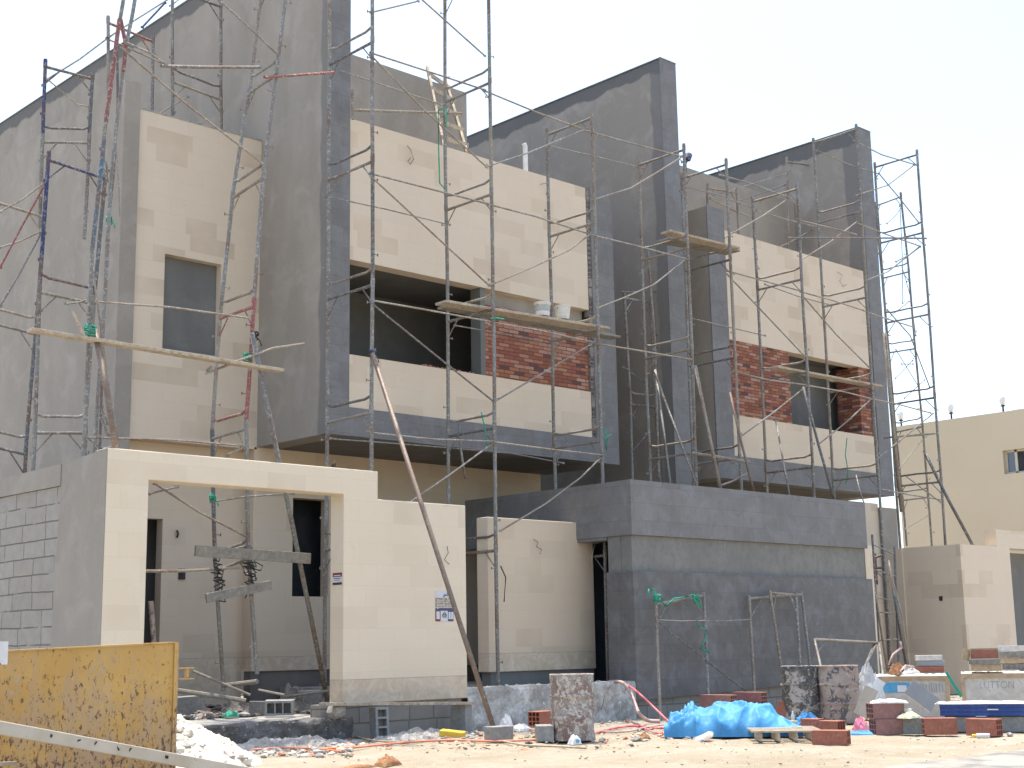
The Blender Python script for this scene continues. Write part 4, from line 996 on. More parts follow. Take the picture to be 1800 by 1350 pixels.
hose([(1100, 1202, .58), (1098, 1230, .3), (1086, 1262, .04)], 'wire_tan', .007, 'thin pale wire hanging over the low wall beside the doorway', name='wire', cat='wire')
hose([(885, 1303), (925, 1310), (980, 1312), (1030, 1315)], 'wood', .014, 'thin stick lying on the sand below the lone barrel', name='stick', cat='stick')
hose([(612, 1292), (660, 1302), (712, 1305)], 'wood', .014, 'thin batten lying on the rubble under the hollow block', name='stick', cat='stick')
def wiggle(pts, Y, mt_, r, label, cat='wire', name='wire'):
    P = pl(pts, Y); return tag(MB().tube(P, r, 5).build(name, mt_, smooth=True), label, cat)
# conduit tails hanging out of the stone
wiggle([(716, 256), (722, 264), (727, 280), (721, 289), (717, 283), (722, 277)], 18.97, 'cable', .0055, 'black cable tail on the cream parapet under the ladder')
wiggle([(950, 324), (960, 322), (963, 332), (960, 342)], 18.97, 'cable', .0055, 'black cable tail on the cream parapet right of the vent pipe')
wiggle([(1322, 436), (1330, 443), (1332, 456), (1328, 464), (1334, 470)], 18.97, 'cable', .0055, 'thin cable tail on the right parapet behind the left scaffold post')
wiggle([(1472, 478), (1481, 484), (1476, 494), (1482, 504), (1488, 500)], 18.97, 'cable', .0055, 'curled cable tail near the right end of the right parapet')
wiggle([(938, 948), (946, 953), (943, 961), (952, 966), (949, 974)], 17.38, 'cable', .005, 'cable tail on the free-standing cream wall')
wiggle([(786, 960), (788, 972), (781, 984), (790, 992)], 16.07, 'cable', .005, 'cable tail on the cream pier beside the long tube')
wiggle([(584, 820), (588, 812), (590, 822), (586, 828)], 16.6, 'cable', .02, 'loop of black conduit behind the top of the gate wall')
wiggle([(880, 995), (889, 1015), (886, 1058)], 17.1, 'cable', .011, 'black cable hanging from the scaffold in front of the free-standing wall')
wiggle([(311, 932), (313, 938), (311, 945)], 21.36, 'cable', .018, 'black cable tail beside the inner doorway')
wiggle([(1046, 955), (1042, 972), (1038, 992)], 17.2, 'wire_tan', .006, 'pale wire hanging in the dark doorway')
for k, (pts, Y, lab) in enumerate((
        ([(778, 190), (770, 194), (771, 260), (773, 322), (782, 332)], 17.1, 'green cord hanging from the ladder scaffold down the parapet'),
        ([(783, 188), (785, 215), (782, 223)], 17.12, 'short green cord tied round the middle scaffold post'),
        ([(846, 724), (853, 755), (856, 783), (868, 777)], 17.3, 'green cord hanging below the middle scaffold frame'),
        ([(1060, 752), (1068, 772), (1066, 790), (1063, 770), (1074, 764)], 17.1, 'green cord knotted on the right scaffold post by the cream band'),
        ([(862, 560), (872, 559), (886, 561)], 17.15, 'green cord tied on the middle post under the bucket plank'),
        ([(1489, 770), (1486, 800), (1491, 830), (1487, 850)], 18.3, 'thin green cord hanging over the cream band of the right house'))):
    wiggle(pts, Y, 'rope', .012, lab, 'cord', 'cord')
def knot(px, py, Y, label, mt_='rope', s=.07, n=3):
    p = at(px, py, 'Y', Y); b_ = MB()
    P = []
    for i in range(46):
        t = i*.62; P.append(p+Vector((s*math.cos(t)*(1+J(.2)), s*math.sin(t)*(1+J(.2)), s*1.2*(i/23-1)+J(.02))))
    P += [p+Vector((s*1.5, -.03, -s*1.6)), p+Vector((s*1.8, -.04, -s*3))]
    b_.tube(P, .009, 5); return tag(b_.build('cord_knot', mt_, smooth=True), label, 'cord')
knot(158, 581, 16.97, 'big green cord knot where the long plank meets the leaning post', s=.075)
knot(434, 628, 17.2, 'green cord knot on the red scaffold post with the thin stick', s=.055)
knot(437, 975, 17.1, 'green cord knot on the lashed board inside the gateway', s=.06)
knot(374, 875, 17.3, 'green cord knot high inside the gateway', s=.04)
knot(192, 386, 17.6, 'small green knot on the leaning post cluster', s=.04)
knot(448, 590, 17.05, 'grey cord knot at the top of the long grey tube', 'cable', .05)
knot(655, 620, 17.15, 'blue grey cloth knot at the top of the long rusty tube', 'pipe_blue', .05)
for i, (x, y) in enumerate(((384, 1000), (386, 1035), (437, 990), (440, 1022))):
    p = at(x, y, 'Y', 17.05); P = []
    for j in range(30): P.append(p+Vector((J(.10), J(.06), .18-.36*j/29+J(.05))))
    tag(MB().tube(P, .010, 5).build('cable_tangle', 'cable'), ('tangled black cable on the left gateway post, upper', 'tangled black cable on the left gateway post, lower', 'tangled black cable on the right gateway post, upper', 'tangled black cable on the right gateway post, lower')[i], 'cable')
P = pl([(436, 990), (450, 988), (462, 995), (458, 1003), (446, 1000), (440, 992)], 17.0); tag(MB().tube(P, .01, 5).build('cable_loop', 'cable'), 'loop of black cable sticking out right of the gateway post', 'cable')

# ================================================================ blue tarp
m, nt, b = new_mat('blue_tarp'); v = objc(nt)
c = mixc(nt, rmp(nt, noi(nt, 3, 5, v), .4, .65), (.055, .24, .47), (.085, .31, .54)); c = mixc(nt, rmp(nt, noi(nt, 14, 6, v, .7), .56, .75, 0, .5), c, (.20, .40, .58))
setc(nt, b, c, .62); bump(nt, b, noi(nt, 7, 6, v, .6, 1.5), .35, .02); MT['tarp'] = m
pc_ = gp(1290, 1296); ax_ = Vector((math.cos(-az(1290)), math.sin(-az(1290)), 0)); ay_ = Vector((-ax_.y, ax_.x, 0))
b_ = MB(); NU, NV = 110, 60
sil = [(-.88, .03), (-.82, .12), (-.72, .17), (-.62, .22), (-.56, .31), (-.42, .38), (-.2, .43), (0, .46), (.22, .445), (.38, .42), (.46, .40), (.52, .36), (.60, .26), (.70, .18), (.80, .10), (.9, .04)]
def lerp_tab(T, x):
    if x <= T[0][0]: return T[0][1]
    for (a, p), (c_, q) in zip(T, T[1:]):
        if x <= c_: return p+(q-p)*(x-a)/(c_-a)
    return T[-1][1]
for j in range(NV+1):
    for i in range(NU+1):
        u = -.90+1.8*i/NU; w_ = j/NV                     # w 0 front .. 1 back
        edge = .42+.05*mnoise.noise(Vector((u*3, 0, 1)))
        y = -edge+w_*(edge+.5)
        H_ = lerp_tab(sil, u)*.86
        prof = math.sin(min(1, max(0, w_*1.05))*math.pi)**.55 if w_ < .95 else .35
        if w_ > .95: prof = max(.0, (1-w_)/.05*.5)
        q = Vector((u*2.2, w_*1.7, .3))
        rid = 1-abs(mnoise.noise(Vector((u*2.4+w_*1.6, w_*2.6-u*.9, 4))))*2.2
        r2_ = 1-abs(mnoise.noise(Vector((u*5.5-w_*4, w_*4.5+u*2, 8))))*2.4; r3_ = 1-abs(mnoise.noise(Vector((u*11+w_*5, w_*9-u*5, 2))))*2.4
        fold = .085*max(0, rid)**2+(.05 if u < -.45 else .016)*max(0, r2_)**2+(.022 if u < -.45 else .009)*max(0, r3_)**1.5+.004*mnoise.noise(Vector((u*19, w_*15, 3)))
        small = 1.7 if u < -.5 else 1
        z = max(0, H_*prof+fold*small*min(1, prof*3)-.03)+.012
        xo = .05*mnoise.noise(q*2)*prof
        b_.v.append(tuple(Vector((0, 0, 0))+ax_*(u+xo)+ay_*(y+.3+.05*mnoise.noise(q*3))+Vector((0, 0, z))))
k = NU+1
b_.f = [[j*k+i, j*k+i+1, (j+1)*k+i+1, (j+1)*k+i] for j in range(NV) for i in range(NU)]; b_.m = [0]*len(b_.f)
b_.v = [tuple(Vector(q)+pc_) for q in b_.v]
o = b_.build('tarpaulin', 'tarp', smooth=True, weld=False); tag(o, 'bright blue crumpled tarpaulin thrown over a pile on the sand', 'tarpaulin')
crumple('tarpaulin', 'tarp', gp(1420, 1282), .19, .12, .20, 21, 'loose blue end of tarpaulin beside the open clay block', 'tarpaulin', rz=-az(1400))
crumple('cloth', 'tarp', gp(1513, 1292), .17, .09, .05, 24, 'flat blue cloth under the pink bag', 'cloth', rz=-az(1500))
crumple('plastic_bag', 'pink', gp(1513, 1284), .10, .08, .15, 26, 'bright pink plastic bag on the flat blue cloth', 'bag')
# pallet
pa = empty('wood_pallet', gp(1380, 1300), 'wooden pallet sticking out under the blue tarpaulin', 'pallet'); M_ = Matrix.Rotation(-az(1380)+.12, 3, 'Z')
for i in range(5):
    MB().obox(gp(1380, 1300)+M_@Vector((0, -.22+i*.2, .115)), .44, .05, .011, M_).build('top_board', 'wood', pa)
for i in range(4):
    MB().obox(gp(1380, 1300)+M_@Vector((-.33+i*.22, .15, .052)), .022, .42, .05, M_).build('runner', 'wood', pa)

# ================================================================ clay blocks by the tarp and the crates
hollow(1462, 1309, -.22, 'red clay block in front of all the others, right of the pallet', dims=(.42, .2, .17), cells=(3, 2))
hollow(1462, 1285, -.45, 'red clay block with open cells, behind the front one', dims=(.3, .24, .14), cells=(3, 1))
hollow(1429, 1284, -.5, 'red clay block peeping out beside the blue tarpaulin end', dims=(.26, .2, .16), cells=(3, 2))
for px, py, L_, ph, lab in ((1263, 1232, .62, -.62, 'mauve clay block on the left of the two behind the tarpaulin'), (1318, 1227, .56, -.55, 'mauve clay block on the right of the two behind the tarpaulin'), (1300, 1247, .95, -.5, 'long mauve clay block at the bottom of the stack behind the tarpaulin')):
    o = hollow(px, 1280, ph, lab, 'mauve', dims=(L_, .2, .2), cells=(3, 3)); q = at(px, py, 'Y', 15.0); o.location = (q.x, 15.0, max(0, q.z-.1) if py < 1240 else 0)
o = MB().box(-.12, .12, -.04, .04, 0, .32).build('brick_slab', 'red_clay', bevel=.004); put(o, gp(1374, 1272), -az(1374), ry=R(14), rx=R(-8)); tag(o, 'broken red slab leaning between the tarpaulin and the tar-stained barrel', 'block')
hollow(1652, 1291, .22, 'red clay block with cells at its left end, in front of the blue tiles', dims=(.42, .2, .21))
hollow(1731, 1293, -.38, 'red clay block with cells at its right end, right of the other', dims=(.40, .2, .21))
hollow(1558, 1291, .5, 'lower mauve clay block of the pair left of the grey block', 'mauve', dims=(.38, .2, .2))
hollow(1566, 1291-0, .45, 'upper mauve clay block of the pair left of the grey block', 'mauve', z=.205, dims=(.44, .22, .2)).location = gp(1560, 1291)+Vector((.03, .03, .203))
o = MB().box(-.2, .2, -.1, .1, 0, .21).build('concrete_block', 'cblock', bevel=.008); put(o, gp(1598, 1290), -az(1598)); tag(o, 'grey concrete block with a yellow bag on it', 'block', 'grey concrete blocks')
crumple('plastic_bag', 'lemon', gp(1600, 1291)+Vector((0, 0, .21)), .15, .1, .07, 31, 'pale yellow plastic bag draped on the grey block', 'bag')
t_ = gp(1601, 1291)+Vector((.04, .05, .26)); tag(MB().lathe(t_, [(.001, 0), (.04, 0), (.055, .06), (.05, .065), (.001, .06)], 14).build('food_box', 'white', smooth=True), 'small white tub on top of the pale yellow bag', 'tub')
for px, w2, lab in ((1690, .2, 'grey block under the left end of the blue tile stack'), (1778, .3, 'grey block under the right part of the blue tile stack')):
    o = MB().box(-w2, w2, -.1, .1, 0, .2).build('concrete_block', 'cblock', bevel=.008); put(o, gp(px, 1286), -az(px)); tag(o, lab, 'block', 'grey concrete blocks')
# blue tile stack
tp_ = gp(1745, 1286); M_ = Matrix.Rotation(-az(1745)+.03, 3, 'Z')
tsk = empty('tile_stack', tp_+Vector((0, 0, .2)), 'stack of long dark blue tile boxes with a white top', 'tiles')
for i in range(3):
    MB().obox(tp_+M_@Vector((.05+J(.03), .02, .235+i*.052)), .72, .17, .024, M_).build('tile_box', 'blue_tile', tsk)
MB().obox(tp_+M_@Vector((.02, -.152, .293)), .07, .002, .008, M_).build('strip', 'white', tsk)
crumple('dust_sheet', 'poly', tp_+Vector((0, 0, .365)), .66, .17, .03, 41, 'white plastic sheet lying on the blue tile stack', 'sheet', rz=-az(1745)+.03)
crumple('paper_scrap', 'wrap', tp_+M_@Vector((-.62, -.08, .365)), .09, .06, .03, 43, 'torn paper scrap at the left end of the blue tile stack', 'litter')
# wrapped tile crates
def crate(px0, px1, ptop, pbase, label, blue_top, words):
    p0, p1 = gp(px0, pbase), gp(px1, pbase); c_ = (p0+p1)/2; L = (p1-p0).length; d = (p1-p0).normalized(); n_ = Vector((-d.y, d.x, 0))
    rz = math.atan2(d.y, d.x); M_ = Matrix.Rotation(rz, 3, 'Z')
    H = at((px0+px1)/2, ptop, 'Y', c_.y).z
    t = empty('tile_crate', c_, label, 'crate', 'wrapped crates of tiles')
    MB().obox(c_+M_@Vector((0, .35, H/2)), L/2-.01, .34, H/2-.01, M_).build('carton', 'wrap', t)
    f = MB()
    for x0, x1, z0, z1 in ((-L/2, L/2, H-.07, H), (-L/2, -L/2+.05, 0, H-.0705), (L/2-.05, L/2, 0, H-.0705)):
        f.obox(c_+M_@Vector(((x0+x1)/2, -.003, (z0+z1)/2)), (x1-x0)/2, .016, (z1-z0)/2, M_)
    f.build('edge_guard', 'card', t)
    zb = (H*.60, H*.84) if blue_top else (H*.10, H*.30)
    xb = (-L*.44, -L*.02) if blue_top else (L*.02, L*.42)
    MB().obox(c_+M_@Vector(((xb[0]+xb[1])/2, .006, (zb[0]+zb[1])/2)), (xb[1]-xb[0])/2, .003, (zb[1]-zb[0])/2, M_).build('print', 'blue_print', t)
    pb = MB(); x = L*.03 if blue_top else -L*.40; xe = L*.42 if blue_top else -L*.02; k_ = 0
    while x < xe:
        w2 = random.choice((.008, .011, .014)); pb.obox(c_+M_@Vector((x, .0065, H*(.71 if blue_top else .20)+J(.006))), w2, .003, H*.11*random.uniform(.75, 1.05), M_); x += w2*2+.018
        k_ += 1
    pb.build('print_bars', 'grey_print', t)
    if not blue_top:
        tx = bpy.data.curves.new('t', 'FONT'); tx.body = words; tx.size = H*.24; tx.extrude = .001; tx.offset = -.002; tx.align_x = 'CENTER'
        to = bpy.data.objects.new('lettering', tx); col.objects.link(to); bpy.context.view_layer.update()
        me = to.to_mesh().copy(); bpy.data.objects.remove(to); lo = bpy.data.objects.new('lettering', me); me.materials.append(MT['grey_print']); col.objects.link(lo)
        lo.parent = t; lo.rotation_euler = (R(90), 0, rz); lo.scale = (.8, 1, 1); lo.location = M_@Vector((-L*.05, .006, H*.66))
    if blue_top: MB().obox(c_+M_@Vector((-L*.13, .0005, H*.70)), .07, .003, .05, M_).build('sticker', 'white', t)
    # crumpled film along the top
    b_ = MB(); n = 34
    for i in range(n+1):
        x = -L/2+L*i/n
        for j in range(5):
            a = j/4; b_.v.append(tuple(c_+M_@Vector((x+J(.01), -.02+a*.6, H+.012+.035*abs(mnoise.noise(Vector((x*9, a*4, px0))))+J(.006)-(.06 if j == 0 else 0)))))
    b_.f = [[i*5+j, i*5+j+1, (i+1)*5+j+1, (i+1)*5+j] for i in range(n) for j in range(4)]; b_.m = [0]*len(b_.f)
    b_.build('film', 'poly', t, weld=False)
    return c_, M_, H, L
cA = crate(1541, 1672, 1188, 1262, 'plastic-wrapped crate of tiles with blue print along its upper half', True, 'HUHWN')
cB = crate(1694, 1835, 1183, 1262, 'plastic-wrapped crate of tiles with blue print low down, at the right edge', False, 'LUTTON')
def cartons(px, cw, n, base, M_, mts, label, off=(0, .3)):
    p = at(px, 1183, 'Y', base[0].y+.25); p.z = base[2]+.03
    t = empty('carton_stack', p, label, 'boxes', 'cartons stacked on the tile crates'); z = 0
    for i in range(n):
        h = .095+J(.01); M2 = M_@Matrix.Rotation(J(.12), 3, 'Z')
        MB().obox(p+M_@Vector((J(.02), J(.02), z+h/2)), cw/2, .16, h/2-.004, M2).build('carton', mts[i % len(mts)], t); z += h
    return p, z
cartons(1636, .42, 3, cA, cA[1], ['red_clay', 'grey_slab', 'wrap'], 'short stack of tiles and a white-topped carton, on the left crate')
pB, zB = cartons(1733, .46, 2, cB, cB[1], ['card', 'wood_dk'], 'stack of flat cartons under the open one, on the right crate')
cartons(1785, .50, 4, cB, cB[1], ['wood_dk', 'card', 'wood_dk', 'wrap'], 'tall stack of worn cartons at the right edge')
op = pB+Vector((0, 0, zB)); M_ = cB[1]
t = empty('open_carton', op, 'open cardboard box with red tiles inside, on the carton stack', 'box')
MB().obox(op+M_@Vector((0, -.02, .07)), .18, .012, .065, M_).build('tiles', 'red_clay', t)
MB().obox(op+M_@Vector((0, .12, .08)), .21, .006, .08, M_).obox(op+M_@Vector((-.21, .04, .07)), .006, .09, .07, M_).obox(op+M_@Vector((.21, .04, .07)), .006, .09, .07, M_).build('box_side', 'card', t)
MB().obox(op+M_@Vector((-.27, -.05, .07)), .07, .004, .09, M_@Matrix.Rotation(.7, 3, 'Z')@Matrix.Rotation(.3, 3, 'Y')).build('flap', 'card', t)
crumple('torn_paper', 'wrap', at(1595, 1190, 'Y', cA[0].y+.25)+Vector((0, 0, .02)), .28, .12, .12, 51, 'heap of torn paper and twigs on the left end of the crate', 'litter')
crumple('torn_card', 'brown_p', at(1578, 1190, 'Y', cA[0].y+.3)+Vector((0, 0, .04)), .13, .1, .16, 53, 'brown torn cardboard poking out of the paper heap', 'litter')
wiggle([(1583, 1128), (1585, 1138), (1570, 1150), (1562, 1168)], cA[0].y+.4, 'hose_p', .018, 'pink hose hanging above the left crate', 'hose', 'hose')
wiggle([(1606, 1172), (1592, 1170), (1583, 1180), (1585, 1192)], cA[0].y+.2, 'hose_p', .018, 'pink hose loop on top of the left crate', 'hose', 'hose')
o = MB().box(-.235, .235, -.012, .012, -.12, .12).build('tile_slab', 'grey_slab', bevel=.002); put(o, gp(1612, 1280)+Vector((0, .0, .37)), -az(1612), rx=R(-14), ry=R(38)); tag(o, 'plain grey tile slab leaning at an angle against the left crate', 'tile')
o.location = at(1613, 1234, 'Y', cA[0].y-.45)
o = MB().box(-.10, .10, -.012, .012, -.22, .22).build('tile_slab', 'tan_slab', bevel=.002); put(o, at(1512, 1258, 'Y', cA[0].y-.6), -az(1512), rx=R(-16), ry=R(26)); tag(o, 'tan stone slab leaning left of the left crate', 'tile')
o = MB().box(-.07, .07, -.012, .012, -.16, .16).build('tile_slab', 'white', bevel=.002); put(o, at(1530, 1228, 'Y', cA[0].y-.2), -az(1530), rx=R(-12), ry=R(34)); tag(o, 'white slab leaning behind the tan one', 'tile')
crumple('sheet', 'poly', at(1528, 1210, 'Y', cA[0].y+.3)-Vector((0, 0, .35)), .22, .2, .55, 57, 'big white plastic sheet bunched between barrel and crate', 'sheet')
crumple('sheet', 'poly', gp(1572, 1291)+Vector((.02, .06, .40)), .24, .1, .05, 58, 'white sheet over the mauve clay blocks', 'sheet', rz=-az(1572))
tag(MB().tube([gp(1519, 1268)+Vector((0, .3, .1)), gp(1519, 1268)+Vector((0, .3, .62))], .035, 12).build('pipe_stub', 'blue_print', smooth=True), 'short blue pipe standing right of the brown barrel', 'pipe')
o = MB().box(-.02, .02, -.01, .01, 0, .40).build('plastic_strip', 'green_b', bevel=.002); put(o, at(1690, 1225, 'Y', cB[0].y-.1), -az(1690), ry=R(-28)); tag(o, 'green plastic strip leaning between the two crates', 'strip')
gpn = empty('panel', at(1797, 1222, 'Y', cB[0].y-.15), 'pale panel with a green edge at the far right', 'panel'); MB().obox(at(1800, 1215, 'Y', cB[0].y-.16), .14, .008, .22, Matrix.Rotation(-az(1797), 3, 'Z')@Matrix.Rotation(-.06, 3, 'Y')).build('sheet', 'lamp_w', gpn)
MB().obox(at(1790, 1216, 'Y', cB[0].y-.19), .008, .008, .22, Matrix.Rotation(-az(1797), 3, 'Z')@Matrix.Rotation(-.06, 3, 'Y')).build('edge', 'green_b', gpn)
bt = gp(1718, 1298); t = empty('plastic_bottle', bt, 'small plastic bottle with a yellow cap lying on the sand', 'bottle'); M_ = Matrix.Rotation(-az(1718), 3, 'Z')@Matrix.Rotation(R(90), 3, 'Y')
MB().lathe(bt+Vector((-.02, 0, .032)), [(.001, 0), (.03, 0), (.032, .1), (.03, .16), (.001, .16)], 12, M_).build('body', 'poly', t, smooth=True)
MB().lathe(bt+M_@Vector((0, 0, -.05))+Vector((-.02, 0, .032)), [(.001, 0), (.02, 0), (.022, .05), (.001, .05)], 12, M_).build('cap', 'yellow', t)
lf = gp(1775, 1294); tag(MB().add(*rock(lf+Vector((0, 0, .02)), .05, 4)).build('stone', 'rubble'), 'small grey stone right of the plastic bottle', 'stone')
t = gp(1395, 1285); tag(MB().lathe(t+Vector((0, 0, .12)), [(.001, 0), (.025, 0), (.025, .09), (.008, .13), (.008, .15), (.001, .15)], 10).build('bottle', 'lamp_w', smooth=True), 'tiny white bottle standing at the right end of the tarpaulin', 'bottle')
t = gp(1393, 1291); tag(MB().lathe(t+Vector((0, 0, .1)), [(.001, 0), (.07, 0), (.075, .08), (.001, .085)], 14).build('tin', 'tan_slab', smooth=True), 'small dusty tin on the pallet beside the tarpaulin', 'tin')

# ================================================================ loose scaffold frames leaning on the dark wall
def loose(pts, Y0, label, cat='scaffold frame', group='steel frames leaning on the dark wall'):
    """pts: (bottom-left, top-left, top-right, bottom-right) in photo points; tops lie against the wall"""
    bl_, tl_, tr_, br_ = pts
    B_, C_ = at(tl_[0], tl_[1], 'Y', Y0+.2), at(tr_[0], tr_[1], 'Y', Y0+.2)
    A, D = at(bl_[0], bl_[1], 'Y', Y0-.25), at(br_[0], br_[1], 'Y', Y0-.25); A.z = D.z = 0
    t = empty('leaning_frame', (A+D)/2, label, cat, group)
    MB().tube([A, A.lerp(B_, .5)+Vector((J(.01), 0, 0)), B_+Vector((0, 0, .05))], .027, 8).build('post', 'pipe_tan', t)
    MB().tube([D, D.lerp(C_, .5)+Vector((J(.01), 0, 0)), C_+Vector((0, 0, .05))], .027, 8).build('post', 'pipe', t)
    MB().tube([B_, C_], .026, 8).build('top_bar', 'pipe_tan', t)
    MB().tube([B_.lerp(A, .18), B_.lerp(C_, .25)], .012, 5).build('gusset', 'pipe', t); MB().tube([C_.lerp(D, .18), C_.lerp(B_, .25)], .012, 5).build('gusset', 'pipe', t)
    return A, B_, C_, D
loose(((1161, 1262), (1153, 1062), (1237, 1047), (1246, 1252)), 15.7, 'loose frame with green cord leaning on the left part of the dark wall')
loose(((1328, 1245), (1317, 1052), (1409, 1045), (1432, 1236)), 15.8, 'loose frame leaning on the middle of the dark wall, right of the diagonal brace')
loose(((1384, 1240), (1353, 1042), (1399, 1046), (1411, 1236)), 15.6, 'narrow steep frame overlapping the middle loose frame')
wiggle([(1155, 1090), (1200, 1092), (1240, 1091)], 15.6, 'pipe', .012, 'thin tube across the left loose frame', 'pole', 'brace_tube')
wiggle([(1240, 1092), (1280, 1091), (1321, 1089)], 15.65, 'pipe', .012, 'thin tube joining the left and middle loose frames', 'pole', 'brace_tube')
wiggle([(1160, 1096), (1240, 1160), (1313, 1216)], 15.6, 'pipe_dark', .014, 'diagonal tube running down from the left loose frame', 'pole', 'brace_tube')
wiggle([(1140, 1048), (1140, 1036), (1150, 1036), (1151, 1050), (1160, 1055), (1172, 1065), (1185, 1052), (1200, 1050), (1216, 1046), (1224, 1060), (1232, 1068)], 15.6, 'rope', .014, 'green cord wound round the top of the left loose frame', 'cord', 'cord')
knot(1155, 1052, 15.62, 'green cord knot at the top left of the left loose frame', s=.06); knot(1224, 1052, 15.62, 'green cord knot at the top right of the left loose frame', s=.05)
wiggle([(1225, 1093), (1230, 1103), (1240, 1106), (1243, 1111), (1236, 1132), (1230, 1140), (1238, 1143), (1246, 1148), (1242, 1140)], 15.6, 'rope', .013, 'green cord dangling down the right post of the left loose frame', 'cord', 'cord')
# trestle
A_, B_, C_, D_ = at(1450, 1205, 'Y', 15.3), at(1432, 1124, 'Y', 15.5), at(1545, 1130, 'Y', 15.5), at(1552, 1205, 'Y', 15.3)
t = empty('trestle', gp(1495, 1262), 'low steel trestle standing behind the pair of barrels', 'trestle')
MB().tube([B_, C_], .028).build('top_bar', 'pipe_tan', t)
for a, c_, m_ in ((B_, gp(1462, 1258), 'pipe'), (C_, gp(1560, 1252), 'pipe'), (at(1541, 1132, 'Y', 15.5), gp(1478, 1250), 'pipe'), (at(1537, 1132, 'Y', 15.55), gp(1486, 1250), 'pipe')):
    MB().tube([a, c_], .022).build('leg', m_, t)
MB().tube([at(1437, 1148, 'Y', 15.45), at(1450, 1127, 'Y', 15.5)], .012).build('gusset', 'pipe', t)
# hollow tripod-like ladder in the gap beside the neighbour wall
lg = empty('ladder', at(1570, 1170, 'Y', 16.8), 'narrow steel ladder frame in the gap beside the neighbour wall', 'ladder')
a0, a1, b0, b1 = at(1548, 1190, 'Y', 16.8), at(1533, 940, 'Y', 17.1), at(1580, 1180, 'Y', 16.8), at(1572, 960, 'Y', 17.1)
MB().tube([a0, a1], .025).build('rail', 'pipe_dark', lg); MB().tube([b0, b1], .025).build('rail', 'pipe_dark', lg)
for k in (.05, .25, .45, .55, .75, .93): MB().tube([a0.lerp(a1, k), b0.lerp(b1, k)], .015).build('rung', 'pipe', lg)
wiggle([(1598, 1172), (1585, 1080), (1568, 1015)], 16.5, 'wire_tan', .016, 'thin pale rod leaning against the neighbour wall', 'rod', 'rod')

# ================================================================ yellow steel panel, beam and plaster heap at the left
pA, pB_ = at(-70, 1148, 'Y', 11.), at(313, 1131, 'Y', 11.)
ys = empty('steel_panel', ((pA.x+pB_.x)/2, 11, 0), 'scratched yellow steel panel standing at the lower left', 'panel')
MB().prism([(pA.x, .03), (pB_.x-.04, .03), (pB_.x-.04, pB_.z), (pA.x, pA.z-.01)], 'Y', 11., 11.03).build('sheet', 'ysteel', ys)
MB().prism([(pB_.x-.039, .03), (pB_.x, .03), (pB_.x, pB_.z+.012), (pB_.x-.039, pB_.z+.012)], 'Y', 10.985, 11.10).build('edge_flange', 'ysteel', ys)
MB().prism([(pA.x, pA.z-.008), (pB_.x-.04, pB_.z+.002), (pB_.x-.04, pB_.z+.014), (pA.x, pA.z+.004)], 'Y', 10.985, 11.10).build('top_flange', 'ysteel', ys)
for f in (.2, .5, .8): MB().box(pA.x+(pB_.x-pA.x)*f-.03, pA.x+(pB_.x-pA.x)*f+.03, 11.032, 11.10, .03, pA.z-.03).build('back_rib', 'ysteel', ys)
h0, h1 = at(313, 1174, 'Y', 11.05), at(340, 1174, 'Y', 11.05); h2 = at(340, 1194, 'Y', 11.05)
hb = MB().box(h0.x, h1.x, 11.03, 11.09, h0.z-.01, h0.z).box(h0.x, h1.x, 11.03, 11.09, h2.z, h2.z+.01).box(h0.x+.082, h0.x+.102, 11.04, 11.08, h2.z+.01, h0.z-.01)
hb.build('lifting_lug', 'ysteel', ys)
for f in (.15, .85): MB().bar((pA.x+(pB_.x-pA.x)*f, 11.11, 1.0), (pA.x+(pB_.x-pA.x)*f, 11.75, 0), .06, .06).build('prop_leg', 'ysteel', ys)
m, nt, b = new_mat('painted_beam'); v = objc(nt)
c = mixc(nt, rmp(nt, noi(nt, 3, 6, v), .4, .7), (.46, .39, .29), (.56, .50, .40)); c = mixc(nt, rmp(nt, noi(nt, 12, 6, v, .7, 1.), .64, .68), c, (.2, .15, .11)); setc(nt, b, c, .8); bump(nt, b, noi(nt, 25, 5, v), .3, .004); MT['beam'] = m
a_, c_ = at(-40, 1272, 'Y', 10.35), at(475, 1366, 'Y', 10.75)
bmz = empty('beam', (a_+c_)/2, 'long pale timber beam with black marks lying across the yellow panel', 'beam')
MB().bar(a_, c_, .07, .095).build('timber', 'beam', bmz, bevel=.006)
dmk = (c_-a_).normalized()
for f, kind in ((.215, 0), (.30, 1), (.355, 2), (.43, 3), (.47, 2), (.595, 0), (.60, 0)):
    p = a_.lerp(c_, f)+Vector((-.01, -.0385, 0)); q = MB()
    rot = {0: 1.4, 1: .3, 2: .9, 3: 2.2}[kind]
    q.obox(p+Vector((0, 0, .01)), .022 if kind else .012, .002, .006 if kind else .012, Matrix.Rotation(-.68, 3, 'Z')@Matrix.Rotation(-rot, 3, 'Y')); q.build('ink_mark', 'cable', bmz)
tag(MB().bar(at(-20, 1344, 'Y', 10.6), at(28, 1342, 'Y', 10.6), .03, .03).build('offcut', 'wood'), 'small timber offcut at the bottom left corner', 'timber')
sg = empty('sign', at(0, 1150, 'Y', 10.8), 'edge of a white sign with a red corner, at the left border', 'sign')
q0, q1 = at(-40, 1128, 'Y', 10.8), at(12, 1168, 'Y', 10.8)
MB().box(q0.x, q1.x, 10.79, 10.80, q1.z, q0.z).build('sheet', 'white', sg)
r1, r2 = at(-10, 1168, 'Y', 10.785), at(3, 1158, 'Y', 10.785); MB().prism([(q0.x, q1.z), (r2.x, q1.z), (r1.x, q1.z+.08), (q0.x, q1.z+.08)], 'Y', 10.784, 10.789).build('red_corner', 'pipe_red', sg)
MB().box(q0.x+.1, q0.x+.14, 10.801, 10.83, 0, q0.z).build('stake', 'wood', sg)

